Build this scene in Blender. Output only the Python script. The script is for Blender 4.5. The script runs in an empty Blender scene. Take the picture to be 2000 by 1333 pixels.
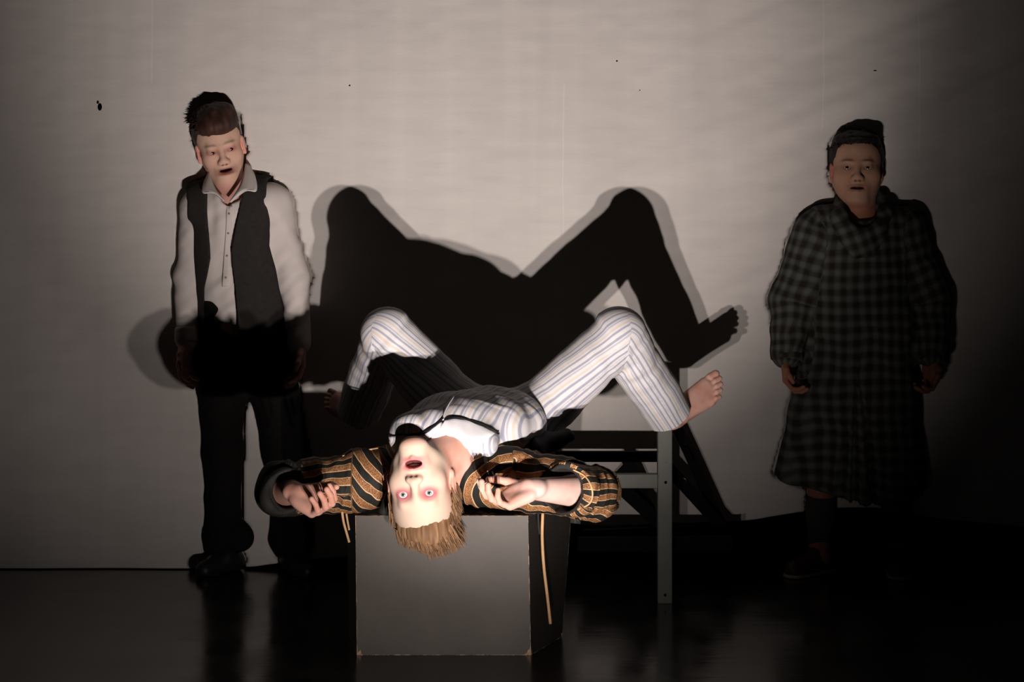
import bpy, math, random
import numpy as np
from mathutils import Vector, Matrix

# ------------------------------------------------------------------ camera, world, lights
F, H, HY = 3333.0, 1.149, 430.0            # focal length in pixels, camera height, horizon row
SC = bpy.context.scene
COL = SC.collection
cam_d = bpy.data.cameras.new('camera'); cam = bpy.data.objects.new('camera', cam_d); COL.objects.link(cam)
cam.location = (0, 0, H); cam.rotation_euler = (math.pi/2, 0, 0)
cam_d.sensor_width = 36; cam_d.lens = 36*F/2000; cam_d.shift_y = -(666.5-HY)/2000
SC.camera = cam
SC.view_settings.view_transform = 'Standard'; SC.view_settings.look = 'None'
SC.view_settings.exposure = 0.0; SC.view_settings.gamma = 1; SC.view_settings.use_curve_mapping = False
wd = bpy.data.worlds.new('world'); SC.world = wd; wd.use_nodes = True
wd.node_tree.nodes['Background'].inputs[0].default_value = (1, .93, .9, 1)
wd.node_tree.nodes['Background'].inputs[1].default_value = 0.0022
for nx in (-.062, .062):                    # twin footlight lamps on the stage floor, each a tight beam with a wide skirt
    for watts, cone in ((122, 54), (36, 84)):
        ld = bpy.data.lights.new('footlight', 'SPOT'); lo = bpy.data.objects.new('footlight', ld); COL.objects.link(lo)
        ld.energy = watts; ld.color = (1, .89, .85); ld.spot_size = math.radians(cone); ld.spot_blend = 1; ld.shadow_soft_size = .012
        lo.location = (.085+nx, 2.80, .03)
        d = Vector((-.11 if cone < 60 else -.42, 5.61, 1.62))-lo.location
        lo.rotation_euler = d.to_track_quat('-Z', 'Y').to_euler()

def W(px, py, y):                           # point at depth y seen at a pixel
    return np.array([(px-1000)*y/F, y, H-(py-HY)*y/F])

# ------------------------------------------------------------------ materials
class Mat:
    def __init__(s, name, rough=.8, spec=.3):
        s.m = bpy.data.materials.new(name); s.m.use_nodes = True
        s.t = s.m.node_tree; s.b = s.t.nodes['Principled BSDF']
        s.b.inputs['Roughness'].default_value = rough; s.b.inputs['Specular IOR Level'].default_value = spec
    def n(s, kind, **k):
        o = s.t.nodes.new(kind)
        for a, v in k.items(): setattr(o, a, v)
        return o
    def put(s, sock, v):
        if hasattr(v, 'is_linked') or isinstance(v, bpy.types.NodeSocket): s.t.links.new(v, sock)
        else:
            if sock.type == 'RGBA' and len(v) == 3: v = (*v, 1)
            sock.default_value = v
    def math(s, op, a, b=0.0):
        o = s.n('ShaderNodeMath', operation=op); s.put(o.inputs[0], a); s.put(o.inputs[1], b); return o.outputs[0]
    def attr(s, name, out='Fac'):
        return s.n('ShaderNodeAttribute', attribute_name=name).outputs[out]
    def obj(s): return s.n('ShaderNodeTexCoord').outputs['Object']
    def noise(s, scale=5, detail=3, vec=None, stretch=None, rough=.55):
        v = vec or s.obj()
        if stretch:
            m = s.n('ShaderNodeMapping'); s.put(m.inputs[0], v); m.inputs['Scale'].default_value = stretch; v = m.outputs[0]
        o = s.n('ShaderNodeTexNoise'); s.put(o.inputs['Vector'], v)
        o.inputs['Scale'].default_value = scale; o.inputs['Detail'].default_value = detail; o.inputs['Roughness'].default_value = rough
        return o.outputs['Fac']
    def ramp(s, fac, stops, interp='LINEAR'):
        r = s.n('ShaderNodeValToRGB'); r.color_ramp.interpolation = interp
        e = r.color_ramp.elements
        while len(e) < len(stops): e.new(.5)
        for q, (p, c) in zip(e, stops):
            q.position = p; q.color = (*(c if hasattr(c, '__len__') else (c, c, c)), 1)
        s.put(r.inputs[0], fac); return r.outputs[0]
    def mix(s, fac, a, b, mode='MIX'):
        o = s.n('ShaderNodeMix', data_type='RGBA', blend_type=mode)
        s.put(o.inputs[0], fac); s.put(o.inputs[6], a); s.put(o.inputs[7], b); return o.outputs[2]
    def color(s, v): s.put(s.b.inputs['Base Color'], v); return s
    def bump(s, h, strength=.3, dist=.002):
        o = s.n('ShaderNodeBump'); o.inputs['Strength'].default_value = strength; o.inputs['Distance'].default_value = dist
        s.put(o.inputs['Height'], h); s.t.links.new(o.outputs[0], s.b.inputs['Normal']); return s
    def frac(s, v, period, off=0.0):
        return s.math('FRACT', s.math('ADD', s.math('DIVIDE', v, period), off+50.0))

M = {}
def simple(name, col, rough=.8, spec=.3, var=.15, scale=30, bump=.15):
    m = Mat(name, rough, spec); c = np.array(col)
    f = m.noise(scale, 4)
    m.color(m.ramp(f, [(.3, tuple(c*(1-var))), (.7, tuple(np.minimum(c*(1+var), 1)))]))
    if bump: m.bump(m.noise(scale*6, 3), bump, .001)
    M[name] = m.m; return m

def build_materials():
    # backdrop muslin: woven slubs, faint vertical streaks, a few small holes
    m = Mat('muslin', .95, .1)
    n1 = m.noise(1.3, 4); n2 = m.noise(26, 4, stretch=(.16, 1, 1.0)); n3 = m.noise(9, 3, stretch=(1, 1, .04))
    c = m.ramp(n1, [(.3, (.70, .655, .61)), (.7, (.77, .725, .675))])
    c = m.mix(.13, c, m.ramp(n2, [(.35, .55), (.68, 1.0)]), 'MULTIPLY')
    c = m.mix(.12, c, m.ramp(n3, [(.4, .6), (.62, 1.0)]), 'MULTIPLY')
    sep = m.n('ShaderNodeSeparateXYZ'); m.put(sep.inputs[0], m.obj()); X, Z = sep.outputs[0], sep.outputs[2]
    hole = None
    for (px, py, rx, rz) in ((196, 209, .0075, .013), (192, 200, .004, .006), (1205, 119, .0035, .003), (683, 167, .003, .003), (1709, 138, .006, .002), (1250, 176, .002, .002)):
        p = W(px, py, 5.61)
        a = m.math('POWER', m.math('ABSOLUTE', m.math('DIVIDE', m.math('SUBTRACT', X, float(p[0])), rx)), 2.0)
        b = m.math('POWER', m.math('ABSOLUTE', m.math('DIVIDE', m.math('SUBTRACT', Z, float(p[2])), rz)), 2.0)
        k = m.math('LESS_THAN', m.math('ADD', m.math('ADD', a, b), m.math('MULTIPLY', n2, .8)), 1.3)
        hole = k if hole is None else m.math('MAXIMUM', hole, k)
    # long thin stitched streaks
    for (px, z0, z1) in ((1608, 1.45, 1.9), (1795, 1.35, 1.9), (1100, 1.1, 1.6), (298, 1.6, 1.95)):
        p = W(px, 0, 5.61)
        wob = m.math('MULTIPLY', m.math('SUBTRACT', n1, .5), .05)
        a = m.math('LESS_THAN', m.math('ABSOLUTE', m.math('ADD', m.math('SUBTRACT', X, float(p[0])), wob)), .0022)
        a = m.math('MULTIPLY', a, m.math('GREATER_THAN', Z, z0)); a = m.math('MULTIPLY', a, m.math('LESS_THAN', Z, z1))
        c = m.mix(m.math('MULTIPLY', a, .35), c, (.85, .81, .77))
    c = m.mix(hole, c, (.004, .004, .004)); m.color(c)
    m.bump(m.math('ADD', n2, m.math('MULTIPLY', m.noise(240, 3, stretch=(.5, 1, 1)), .3)), .22, .004)
    M['muslin'] = m.m
    # stage floor: worn black paint over boards
    m = Mat('stage_floor', .3, 1.0)
    sep = m.n('ShaderNodeSeparateXYZ'); m.put(sep.inputs[0], m.obj())
    grain = m.noise(7, 6, stretch=(.35, 2.5, 1))
    c = m.ramp(grain, [(.35, (.009, .008, .0072)), (.75, (.026, .023, .021))])
    sc = m.noise(3.1, 8, stretch=(.25, 5, 1), rough=.75)
    c = m.mix(m.ramp(sc, [(.70, 0.0), (.76, .25)]), c, (.06, .055, .05)); m.color(c)
    m.put(m.b.inputs['Roughness'], m.ramp(m.noise(4, 6), [(.3, .12), (.7, .26)]))
    m.bump(m.noise(18, 6, stretch=(.3, 2, 1)), .18, .003); M['stage_floor'] = m.m
    simple('black_wall', (.004, .004, .004), .95, .05)
    # box: dark grey-brown paint, chipped wood along the edges (attribute 'edge')
    m = Mat('box_paint', .55, .35)
    c = m.ramp(m.noise(6, 5), [(.3, (.085, .074, .062)), (.7, (.112, .098, .082))])
    c = m.mix(m.ramp(m.noise(45, 5, rough=.8), [(.74, 0.0), (.77, .35)]), c, (.2, .18, .15))
    c = m.mix(m.attr('scuff'), m.mix(.75, c, (.008, .007, .006)), c)  # faces other than the front are mixed towards black
    e = m.attr('edge'); w = m.noise(22, 6, rough=.75)
    f = m.math('GREATER_THAN', m.math('ADD', e, m.math('MULTIPLY', m.math('SUBTRACT', w, .5), 2.2)), .93)
    c = m.mix(f, c, m.ramp(m.noise(60, 3), [(.35, (.42, .27, .20)), (.65, (.62, .40, .22))])); m.color(c)
    m.bump(m.noise(60, 4), .12, .002); M['box_paint'] = m.m
    # trestle
    m = Mat('grey_paint', .6, .3)
    c = m.ramp(m.noise(9, 5, stretch=(1, 1, .4)), [(.3, (.125, .13, .115)), (.7, (.175, .18, .155))])
    c = m.mix(m.ramp(m.noise(70, 4), [(.70, 0.0), (.74, .8)]), c, (.03, .03, .028)); m.color(c)
    m.bump(m.noise(80, 4, stretch=(1, 1, .15)), .25, .001); M['grey_paint'] = m.m
    simple('black_paint', (.0035, .003, .003), .8, .12)
    simple('metal', (.25, .25, .24), .35, .6).b.inputs['Metallic'].default_value = 1
    # pyjama cotton: stripes across attribute u
    m = Mat('pyjama_stripes', .9, .1)
    u = m.attr('u'); wob = m.math('MULTIPLY', m.math('SUBTRACT', m.noise(8, 2), .5), .002)
    f = m.frac(m.math('ADD', u, wob), .046)
    wh = (.68, .66, .66); bl = (.35, .36, .43); be = (.64, .565, .49); gr = (.47, .465, .50)
    c = m.ramp(f, [(0, wh), (.08, wh), (.12, bl), (.22, bl), (.25, wh), (.28, wh), (.31, gr), (.37, gr), (.40, wh), (.52, wh), (.55, be), (.64, be), (.67, wh), (.74, wh), (.78, bl), (.86, bl), (.90, wh), (1, wh)])
    v = m.attr('v'); g = m.frac(v, .05)
    c = m.mix(.35, c, m.ramp(g, [(0, .92), (.42, 1.0), (.5, .86), (.58, 1.0), (1, .92)]), 'MULTIPLY')
    m.color(c); m.bump(m.noise(300, 3), .15, .0008); M['pyjama_stripes'] = m.m
    simple('white_cotton', (.64, .63, .64), .9, .1, .05)
    simple('black_piping', (.008, .008, .01), .6, .3)
    # dressing gown: gold brocade stripes edged with pale cord, black between; lining and painted sleeve shade by attribute
    m = Mat('gown_brocade', .7, .25)
    u = m.attr('u'); wob = m.math('MULTIPLY', m.math('SUBTRACT', m.noise(9, 2), .5), .012)
    f = m.frac(m.math('ADD', u, wob), .036)
    sp = m.noise(420, 2, rough=.8)
    gold = m.ramp(sp, [(.40, (.085, .034, .013)), (.5, (.30, .135, .055)), (.62, (.44, .23, .10))])
    k = m.ramp(f, [(0, 0.0), (.49, 0.0), (.495, 1.0), (1, 1.0)], 'CONSTANT')
    c = m.mix(k, (.016, .015, .012), gold)
    edge = m.math('MAXIMUM', m.math('LESS_THAN', m.math('ABSOLUTE', m.math('SUBTRACT', f, .5)), .032), m.math('GREATER_THAN', f, .965))
    c = m.mix(edge, c, (.66, .43, .24))
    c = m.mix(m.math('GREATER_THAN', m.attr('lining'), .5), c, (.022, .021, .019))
    m.color(c); m.bump(sp, .3, .0012); M['gown_brocade'] = m.m
    simple('gold_cord', (.62, .38, .19), .6, .3)
    simple('gown_lining', (.022, .021, .019), .7, .2)
    # skin (vertex tints are make-up and blushes)
    for name, r in (('skin', .62), ('skin_dull', .6)):
        m = Mat(name, r, .22)
        c = m.mix(.10, m.attr('tint', 'Color'), m.ramp(m.noise(60, 4), [(.3, .75), (.7, 1.0)]), 'MULTIPLY')
        m.color(c); m.bump(m.noise(220, 3), .12, .0006)
        m.b.inputs['Subsurface Weight'].default_value = .08; m.b.inputs['Subsurface Radius'].default_value = (.012, .004, .002)
        m.b.inputs['Subsurface Scale'].default_value = 1.0
        M[name] = m.m
    def eye(name, iris, sc=(.80, .74, .70)):
        m = Mat(name, .12, .5)
        sep = m.n('ShaderNodeSeparateXYZ'); m.put(sep.inputs[0], m.obj())
        z = m.math('DIVIDE', sep.outputs[2], .0132)
        m.color(m.ramp(z, [(0, sc), (.885, sc), (.893, (.05, .05, .05)), (.91, iris), (.972, iris), (.979, (.004, .004, .004)), (1, (.004, .004, .004))]))
        M[name] = m.m
    eye('eye_grey', (.20, .22, .20)); eye('eye_brown', (.03, .017, .01), (.42, .33, .30))
    simple('teeth', (.62, .55, .47), .3, .5, .03); simple('mouth', (.05, .008, .008), .6, .3)
    def hairm(name, c0, c1, c2):
        m = Mat(name, .62, .22)
        m.color(m.ramp(m.attr('shade'), [(0, c0), (.5, c1), (1, c2)])); m.bump(m.noise(500, 3), .2, .001); M[name] = m.m
    hairm('hair_blond', (.085, .042, .02), (.20, .108, .052), (.36, .22, .12))
    hairm('hair_brown', (.018, .008, .006), (.045, .020, .014), (.075, .034, .024))
    hairm('hair_black', (.004, .003, .003), (.008, .006, .006), (.016, .012, .011))
    # boys' clothes
    simple('shirt_cotton', (.66, .60, .56), .9, .1, .04, 12)
    simple('vest_wool', (.030, .027, .025), .95, .1, .12, 60)
    simple('trouser_wool', (.0105, .0095, .009), .95, .1, .12, 60)
    simple('black_leather', (.010, .010, .010), .5, .35)
    simple('brown_leather', (.06, .026, .013), .5, .3)
    simple('pale_sole', (.35, .30, .25), .7, .2)
    simple('grey_sock', (.052, .048, .045), .95, .1, .15, 80)
    m = Mat('plaid_flannel', .95, .08)
    def bands(v, per, off=0.0):
        f = m.frac(v, per, off)
        return m.ramp(f, [(0, 0.0), (.16, 0.0), (.30, .8), (.44, 1.0), (.56, 1.0), (.68, .7), (.84, 0.0), (1, 0.0)])
    wob = m.math('MULTIPLY', m.math('SUBTRACT', m.noise(5, 2), .5), .02)
    a = bands(m.math('ADD', m.attr('u'), wob), .038); b = bands(m.math('ADD', m.attr('v'), wob), .042)
    s = m.math('MULTIPLY', m.math('ADD', a, b), .5)
    c = m.ramp(s, [(0, (.030, .022, .018)), (.45, (.056, .058, .050)), (1, (.115, .122, .108))])
    f2 = m.frac(m.attr('u'), .076); th = m.math('LESS_THAN', m.math('ABSOLUTE', m.math('SUBTRACT', f2, .25)), .02)
    c = m.mix(m.math('MULTIPLY', th, .4), c, (.05, .07, .09))
    m.color(c); m.bump(m.noise(160, 4), .3, .0015); M['plaid_flannel'] = m.m
build_materials()

# ------------------------------------------------------------------ object helpers
def mesh_obj(name, V, Q, mat, parent=None, attrs=None, smooth=True, loc=None):
    me = bpy.data.meshes.new(name)
    V = np.asarray(V, np.float64)
    if isinstance(Q, np.ndarray) and Q.ndim == 2:
        nf, nc = Q.shape
        me.vertices.add(len(V)); me.vertices.foreach_set('co', V.astype(np.float32).ravel())
        me.loops.add(nf*nc); me.loops.foreach_set('vertex_index', Q.astype(np.int32).ravel())
        me.polygons.add(nf); me.polygons.foreach_set('loop_start', np.arange(0, nf*nc, nc, dtype=np.int32))
        try: me.polygons.foreach_set('loop_total', np.full(nf, nc, np.int32))
        except Exception: pass
        me.update(calc_edges=True)
    else:
        me.from_pydata([tuple(v) for v in V], [], [tuple(int(i) for i in q) for q in Q]); me.update()
    if smooth: me.polygons.foreach_set('use_smooth', [True]*len(me.polygons))
    for k, a in (attrs or {}).items():
        a = np.asarray(a, np.float32)
        if a.ndim == 2:
            at = me.attributes.new(k, 'FLOAT_COLOR', 'POINT'); at.data.foreach_set('color', np.c_[a, np.ones(len(a), np.float32)].astype(np.float32).ravel())
        else:
            at = me.attributes.new(k, 'FLOAT', 'POINT'); at.data.foreach_set('value', a)
    me.validate()
    me.materials.append(M[mat])
    o = bpy.data.objects.new(name, me); COL.objects.link(o)
    if parent is not None:
        o.parent = parent; o.matrix_parent_inverse = Matrix.Translation(-Vector(parent.location))
    return o
def thing(name, label, cat, loc=(0, 0, 0)):
    o = bpy.data.objects.new(name, None); COL.objects.link(o); o.location = [float(c) for c in loc]
    o.empty_display_size = .1; o['label'] = label; o['category'] = cat; return o

def unit(v): v = np.asarray(v, float); return v/np.linalg.norm(v)
def tube(path, r, seg=8, closed_ends=True):
    P = np.asarray(path, float); n = len(P); r = np.broadcast_to(np.asarray(r, float), (n,))
    T = np.gradient(P, axis=0); T /= np.linalg.norm(T, axis=1)[:, None]+1e-12
    ref = np.array([0, 0, 1.]) if abs(T[0][2]) < .9 else np.array([1., 0, 0])
    N = ref-T[0]*ref.dot(T[0]); N /= np.linalg.norm(N); V = []
    for i in range(n):
        N = N-T[i]*N.dot(T[i]); N /= np.linalg.norm(N); B = np.cross(T[i], N)
        a = np.arange(seg)*2*np.pi/seg
        V.append(P[i]+r[i]*(np.cos(a)[:, None]*N+np.sin(a)[:, None]*B))
    V = np.concatenate(V); Q = []
    for i in range(n-1):
        for j in range(seg):
            k = (j+1) % seg; Q.append((i*seg+j, i*seg+k, (i+1)*seg+k, (i+1)*seg+j))
    if closed_ends: Q.append(tuple(range(seg))[::-1]); Q.append(tuple((n-1)*seg+j for j in range(seg)))
    return V, Q
def spline(pts, n=24):
    P = np.asarray(pts, float); P = np.vstack([2*P[0]-P[1], P, 2*P[-1]-P[-2]]); out = []
    m = len(P)-3
    for s in np.linspace(0, m-1e-6, n):
        i = int(s); t = s-i; a, b, c, d = P[i:i+4]
        out.append(.5*((2*b)+(-a+c)*t+(2*a-5*b+4*c-d)*t*t+(-a+3*b-3*c+d)*t**3))
    return np.array(out)
def merge(parts):
    V, Q, o = [], [], 0
    for v, q in parts:
        V.append(v); Q += [tuple(i+o for i in f) for f in q]; o += len(v)
    return np.concatenate(V), Q

# bevelled bar/box meshes
import bmesh
def bar(a, b, w, h, up=(0, 0, 1), bev=.003):      # box from a to b, section w (side) x h (along up)
    a = Vector(a); b = Vector(b); x = (b-a); L = x.length; x.normalize(); u = Vector(up); s = x.cross(u).normalized(); u = s.cross(x).normalized()
    bm = bmesh.new(); bmesh.ops.create_cube(bm, size=1)
    for v in bm.verts: v.co = (a+b)/2+x*(v.co.x*L)+s*(v.co.y*w)+u*(v.co.z*h)
    bmesh.ops.bevel(bm, geom=bm.edges[:], offset=bev, segments=2, affect='EDGES', profile=.6)
    bm.normal_update()
    bmesh.ops.recalc_face_normals(bm, faces=bm.faces[:])
    V = np.array([tuple(v.co) for v in bm.verts]); Q = [tuple(v.index for v in f.verts) for f in bm.faces]; bm.free()
    return V, Q

# ------------------------------------------------------------------ numpy noise
def _h(i, j, k, s):
    n = (i*374761393+j*668265263+k*2147483647+s*974634777) & 0xffffffff
    n = ((n ^ (n >> 13))*1274126177) & 0xffffffff
    return ((n ^ (n >> 16)) & 0xffff)/65535.0
def noise3(P, seed=0):
    P = np.asarray(P, float); I = np.floor(P).astype(np.int64); f = P-I; f = f*f*(3-2*f); r = 0
    for a in (0, 1):
        wa = f[:, 0] if a else 1-f[:, 0]
        for b in (0, 1):
            wb = f[:, 1] if b else 1-f[:, 1]
            for c in (0, 1):
                wc = f[:, 2] if c else 1-f[:, 2]
                r = r+wa*wb*wc*_h(I[:, 0]+a, I[:, 1]+b, I[:, 2]+c, seed)
    return r*2-1

# ------------------------------------------------------------------ implicit surfaces
def smin(a, b, k):
    if k <= 0: return np.minimum(a, b)
    h = np.maximum(k-np.abs(a-b), 0)/k
    return np.minimum(a, b)-h*h*k*.25
class Sdf:
    def __init__(s): s.p = []
    def add(s, fn, k=.01, op='u', tag=''): s.p.append((fn, k, op, tag)); return s
    def seg(s, a, b, ra, rb=None, k=.01, n=None, f=1.0, op='u', tag=''):
        a = np.asarray(a, np.float32); b = np.asarray(b, np.float32); rb = ra if rb is None else rb; ba = b-a; L2 = float(ba@ba)+1e-12
        if n is not None: n = unit(n).astype(np.float32)
        def fn(P):
            q = P-a; h = np.clip(q@ba/L2, 0, 1); q = q-h[:, None]*ba; r = ra+(rb-ra)*h
            if n is not None:
                c = q@n; q = q+(c*(1/f-1))[:, None]*n
            return (np.sqrt(np.einsum('ij,ij->i', q, q))-r)*min(1, f if n is not None else 1)
        return s.add(fn, k, op, tag)
    def ell(s, c, r, R=None, k=.01, op='u', tag=''):
        c = np.asarray(c, np.float32); r = np.asarray(r, np.float32); R = None if R is None else np.asarray(R, np.float32)
        def fn(P):
            q = P-c
            if R is not None: q = q@R
            k0 = np.linalg.norm(q/r, axis=1); k1 = np.linalg.norm(q/(r*r), axis=1)+1e-9
            return k0*(k0-1)/k1
        return s.add(fn, k, op, tag)
    def plane(s, p, n, k=0.0, op='i', tag=''):      # keeps the side away from n
        p = np.asarray(p, np.float32); n = unit(n).astype(np.float32)
        return s.add(lambda P: (P-p)@n, k, op, tag)
    def poly(s, pts, ymax=None, k=.003, op='s', tag=''):   # polygon in the xz plane, prism along y (up to ymax)
        A = np.asarray(pts, np.float32)
        def fn(P):
            q = P[:, [0, 2]]; n = len(A); d = np.full(len(q), 1e9, np.float32); sg = np.ones(len(q), bool)
            for i in range(n):
                j = i-1; e = A[j]-A[i]; w = q-A[i]
                b = w-e*np.clip(w@e/float(e@e), 0, 1)[:, None]; d = np.minimum(d, np.einsum('ij,ij->i', b, b))
                c1 = q[:, 1] >= A[i, 1]; c2 = q[:, 1] < A[j, 1]; c3 = e[0]*w[:, 1] > e[1]*w[:, 0]
                t = (c1 & c2 & c3) | (~c1 & ~c2 & ~c3); sg ^= t
            d = np.where(sg, np.sqrt(d), -np.sqrt(d))
            if ymax is not None: d = np.maximum(d, P[:, 1]-ymax)
            return d
        return s.add(fn, k, op, tag)
    def ev(s, P, idx=None):
        D = np.full(len(P), 10., np.float32)
        for i in (range(len(s.p)) if idx is None else idx):
            fn, k, op, _ = s.p[i]; d = fn(P)
            if op == 'u': D = smin(D, d, k)
            elif op == 's': D = -smin(-D, d, k)
            else: D = -smin(-D, -d, k)
        return D.astype(np.float32)
    def mesh(s, lo, hi, vox, B=16):
        lo = np.asarray(lo, np.float32); hi = np.asarray(hi, np.float32)
        nb = np.ceil((hi-lo)/(vox*B)).astype(int); N = (nb*B+2).astype(np.int64)
        bi = np.stack(np.meshgrid(*[np.arange(n) for n in nb], indexing='ij'), -1).reshape(-1, 3)
        C = (lo+(bi+.5)*vox*B).astype(np.float32); r = vox*B*math.sqrt(3)/2
        each = np.stack([fn(C) for fn, _, _, _ in s.p]); D = s.ev(C)
        um = np.array([p[2] == 'u' for p in s.p]); ks = np.array([p[1] for p in s.p])
        dmin = each[um].min(0)
        keep = np.where((dmin <= r*1.5+.02) & (np.abs(D) <= r*2.2+.02))[0]
        g = np.arange(B+1); G = np.stack(np.meshgrid(g, g, g, indexing='ij'), -1).reshape(-1, 3)
        keys, pos, E = [], [], []
        S1 = B+1
        for bI in keep:
            base = bi[bI]*B; P = (lo+(base+G)*vox).astype(np.float32)
            e = each[:, bI]; sel = np.where((um & (e-r*1.25 <= dmin[bI]+r*1.25+ks+.004)) | (~um & (e <= r*1.25+ks+.01)) | np.array([p[2] == 'i' for p in s.p]))[0]
            d = s.ev(P, sel)
            if d.min() > 0 or d.max() < 0: continue
            d = d.reshape(S1, S1, S1); sn = d < 0
            c8 = [d[a:a+B, b:b+B, c:c+B] for a in (0, 1) for b in (0, 1) for c in (0, 1)]
            cnt = sum((c < 0).astype(np.int8) for c in c8); act = np.argwhere((cnt > 0) & (cnt < 8))
            if len(act):
                v = np.stack([c[act[:, 0], act[:, 1], act[:, 2]] for c in c8], 1)
                acc = np.zeros((len(act), 3)); n = np.zeros(len(act))
                off = np.array([(a, b, c) for a in (0, 1) for b in (0, 1) for c in (0, 1)])
                for a in range(8):
                    for q in (4, 2, 1):
                        if a & q: continue
                        b = a | q; m = (v[:, a] < 0) != (v[:, b] < 0)
                        t = v[:, a]/np.where(m, v[:, a]-v[:, b], 1)
                        acc += np.where(m[:, None], off[a]+t[:, None]*(off[b]-off[a]), 0); n += m
                gc = base+act; keys.append((gc[:, 0]*N[1]+gc[:, 1])*N[2]+gc[:, 2]); pos.append(lo+(gc+acc/n[:, None])*vox)
            for ax in range(3):
                sl0 = [slice(0, B)]*3; sl1 = list(sl0); sl1[ax] = slice(1, B+1)
                m = sn[tuple(sl0)] != sn[tuple(sl1)]; ii = np.argwhere(m)
                if len(ii):
                    s0 = sn[tuple(sl0)][m]; E.append(np.c_[base+ii, np.full(len(ii), ax), s0])
        keys = np.concatenate(keys); pos = np.concatenate(pos); o = np.argsort(keys); keys = keys[o]; pos = pos[o]
        E = np.concatenate(E).astype(np.int64); quads = []
        for ax in range(3):
            e = E[E[:, 3] == ax]; a1, a2 = [(1, 2), (2, 0), (0, 1)][ax]; idx = []; ok = np.ones(len(e), bool)
            for (p, q) in ((0, 0), (1, 0), (1, 1), (0, 1)):
                c = e[:, :3].copy(); c[:, a1] -= p; c[:, a2] -= q
                k = (c[:, 0]*N[1]+c[:, 1])*N[2]+c[:, 2]; j = np.clip(np.searchsorted(keys, k), 0, len(keys)-1)
                ok &= (keys[j] == k) & (c.min(1) >= 0); idx.append(j)
            q = np.stack(idx, 1); fl = e[:, 4] == 0; q[fl] = q[fl][:, ::-1]; quads.append(q[ok])
        return pos, np.concatenate(quads)
def normals(V, Q):
    n = np.cross(V[Q[:, 2]]-V[Q[:, 0]], V[Q[:, 3]]-V[Q[:, 1]]); N = np.zeros_like(V)
    for i in range(4):
        for c in range(3): N[:, c] += np.bincount(Q[:, i], n[:, c], len(V))
    return N/(np.linalg.norm(N, axis=1)[:, None]+1e-12)
def relax(V, Q, it=1, lam=.5):
    for _ in range(it):
        A = np.zeros_like(V); cnt = np.zeros(len(V))
        for i in range(4):
            for j in ((i+1) % 4,):
                for c in range(V.shape[1]):
                    A[:, c] += np.bincount(Q[:, i], V[Q[:, j], c], len(V)); A[:, c] += np.bincount(Q[:, j], V[Q[:, i], c], len(V))
                cnt += np.bincount(Q[:, i], minlength=len(V))+np.bincount(Q[:, j], minlength=len(V))
        V = V*(1-lam)+lam*A/np.maximum(cnt, 1)[:, None]
    return V

# bone coordinates for cloth patterns: chains of points with radii; u = arc around, v = length along
def bone_uv(P, chains, Rref=.075):
    best = np.full(len(P), 1e9); U = np.zeros(len(P)); Vv = np.zeros(len(P)); HH = np.zeros(len(P)); CH = np.zeros(len(P), int)
    for ci, (pts, rs, ref, v0) in enumerate(chains):
        pts = [np.asarray(p, float) for p in pts]; x = None; acc = v0
        for i in range(len(pts)-1):
            a, b = pts[i], pts[i+1]; t = unit(b-a); L = np.linalg.norm(b-a)
            x = unit(ref-t*np.dot(ref, t)) if x is None else unit(x-t*np.dot(x, t)); y = np.cross(t, x)
            q = P-a; h = q@t/L; hc = np.clip(h, 0, 1); w = q-(hc*L)[:, None]*t
            d = np.linalg.norm(w, axis=1)-(rs[i]+(rs[i+1]-rs[i])*hc)+.08*L*np.maximum(np.maximum(h-1, -h), 0)
            m = d < best
            best = np.where(m, d, best); U = np.where(m, np.arctan2(w@y, w@x)*Rref, U); Vv = np.where(m, acc+np.clip(h, 0 if i else -9, 1 if i < len(pts)-2 else 9)*L, Vv); CH = np.where(m, ci*10+i, CH); HH = np.where(m, h, HH)
            acc += L
    return U, Vv, CH, HH

def clear_of_box(V):                        # cloth, hair and skin lie on the box top and hang in front of it
    V = np.array(V); ins = (V[:, 0] > -.44) & (V[:, 0] < .16) & (V[:, 1] > 4.498) & (V[:, 2] < .374)
    front = ins & (V[:, 1] < 4.53) & (V[:, 2] < .355); V[front, 1] = 4.498; top = ins & ~front; V[top, 2] = .374; return V
def rot(ax, deg):
    return np.array(Matrix.Rotation(math.radians(deg), 3, ax))

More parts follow.
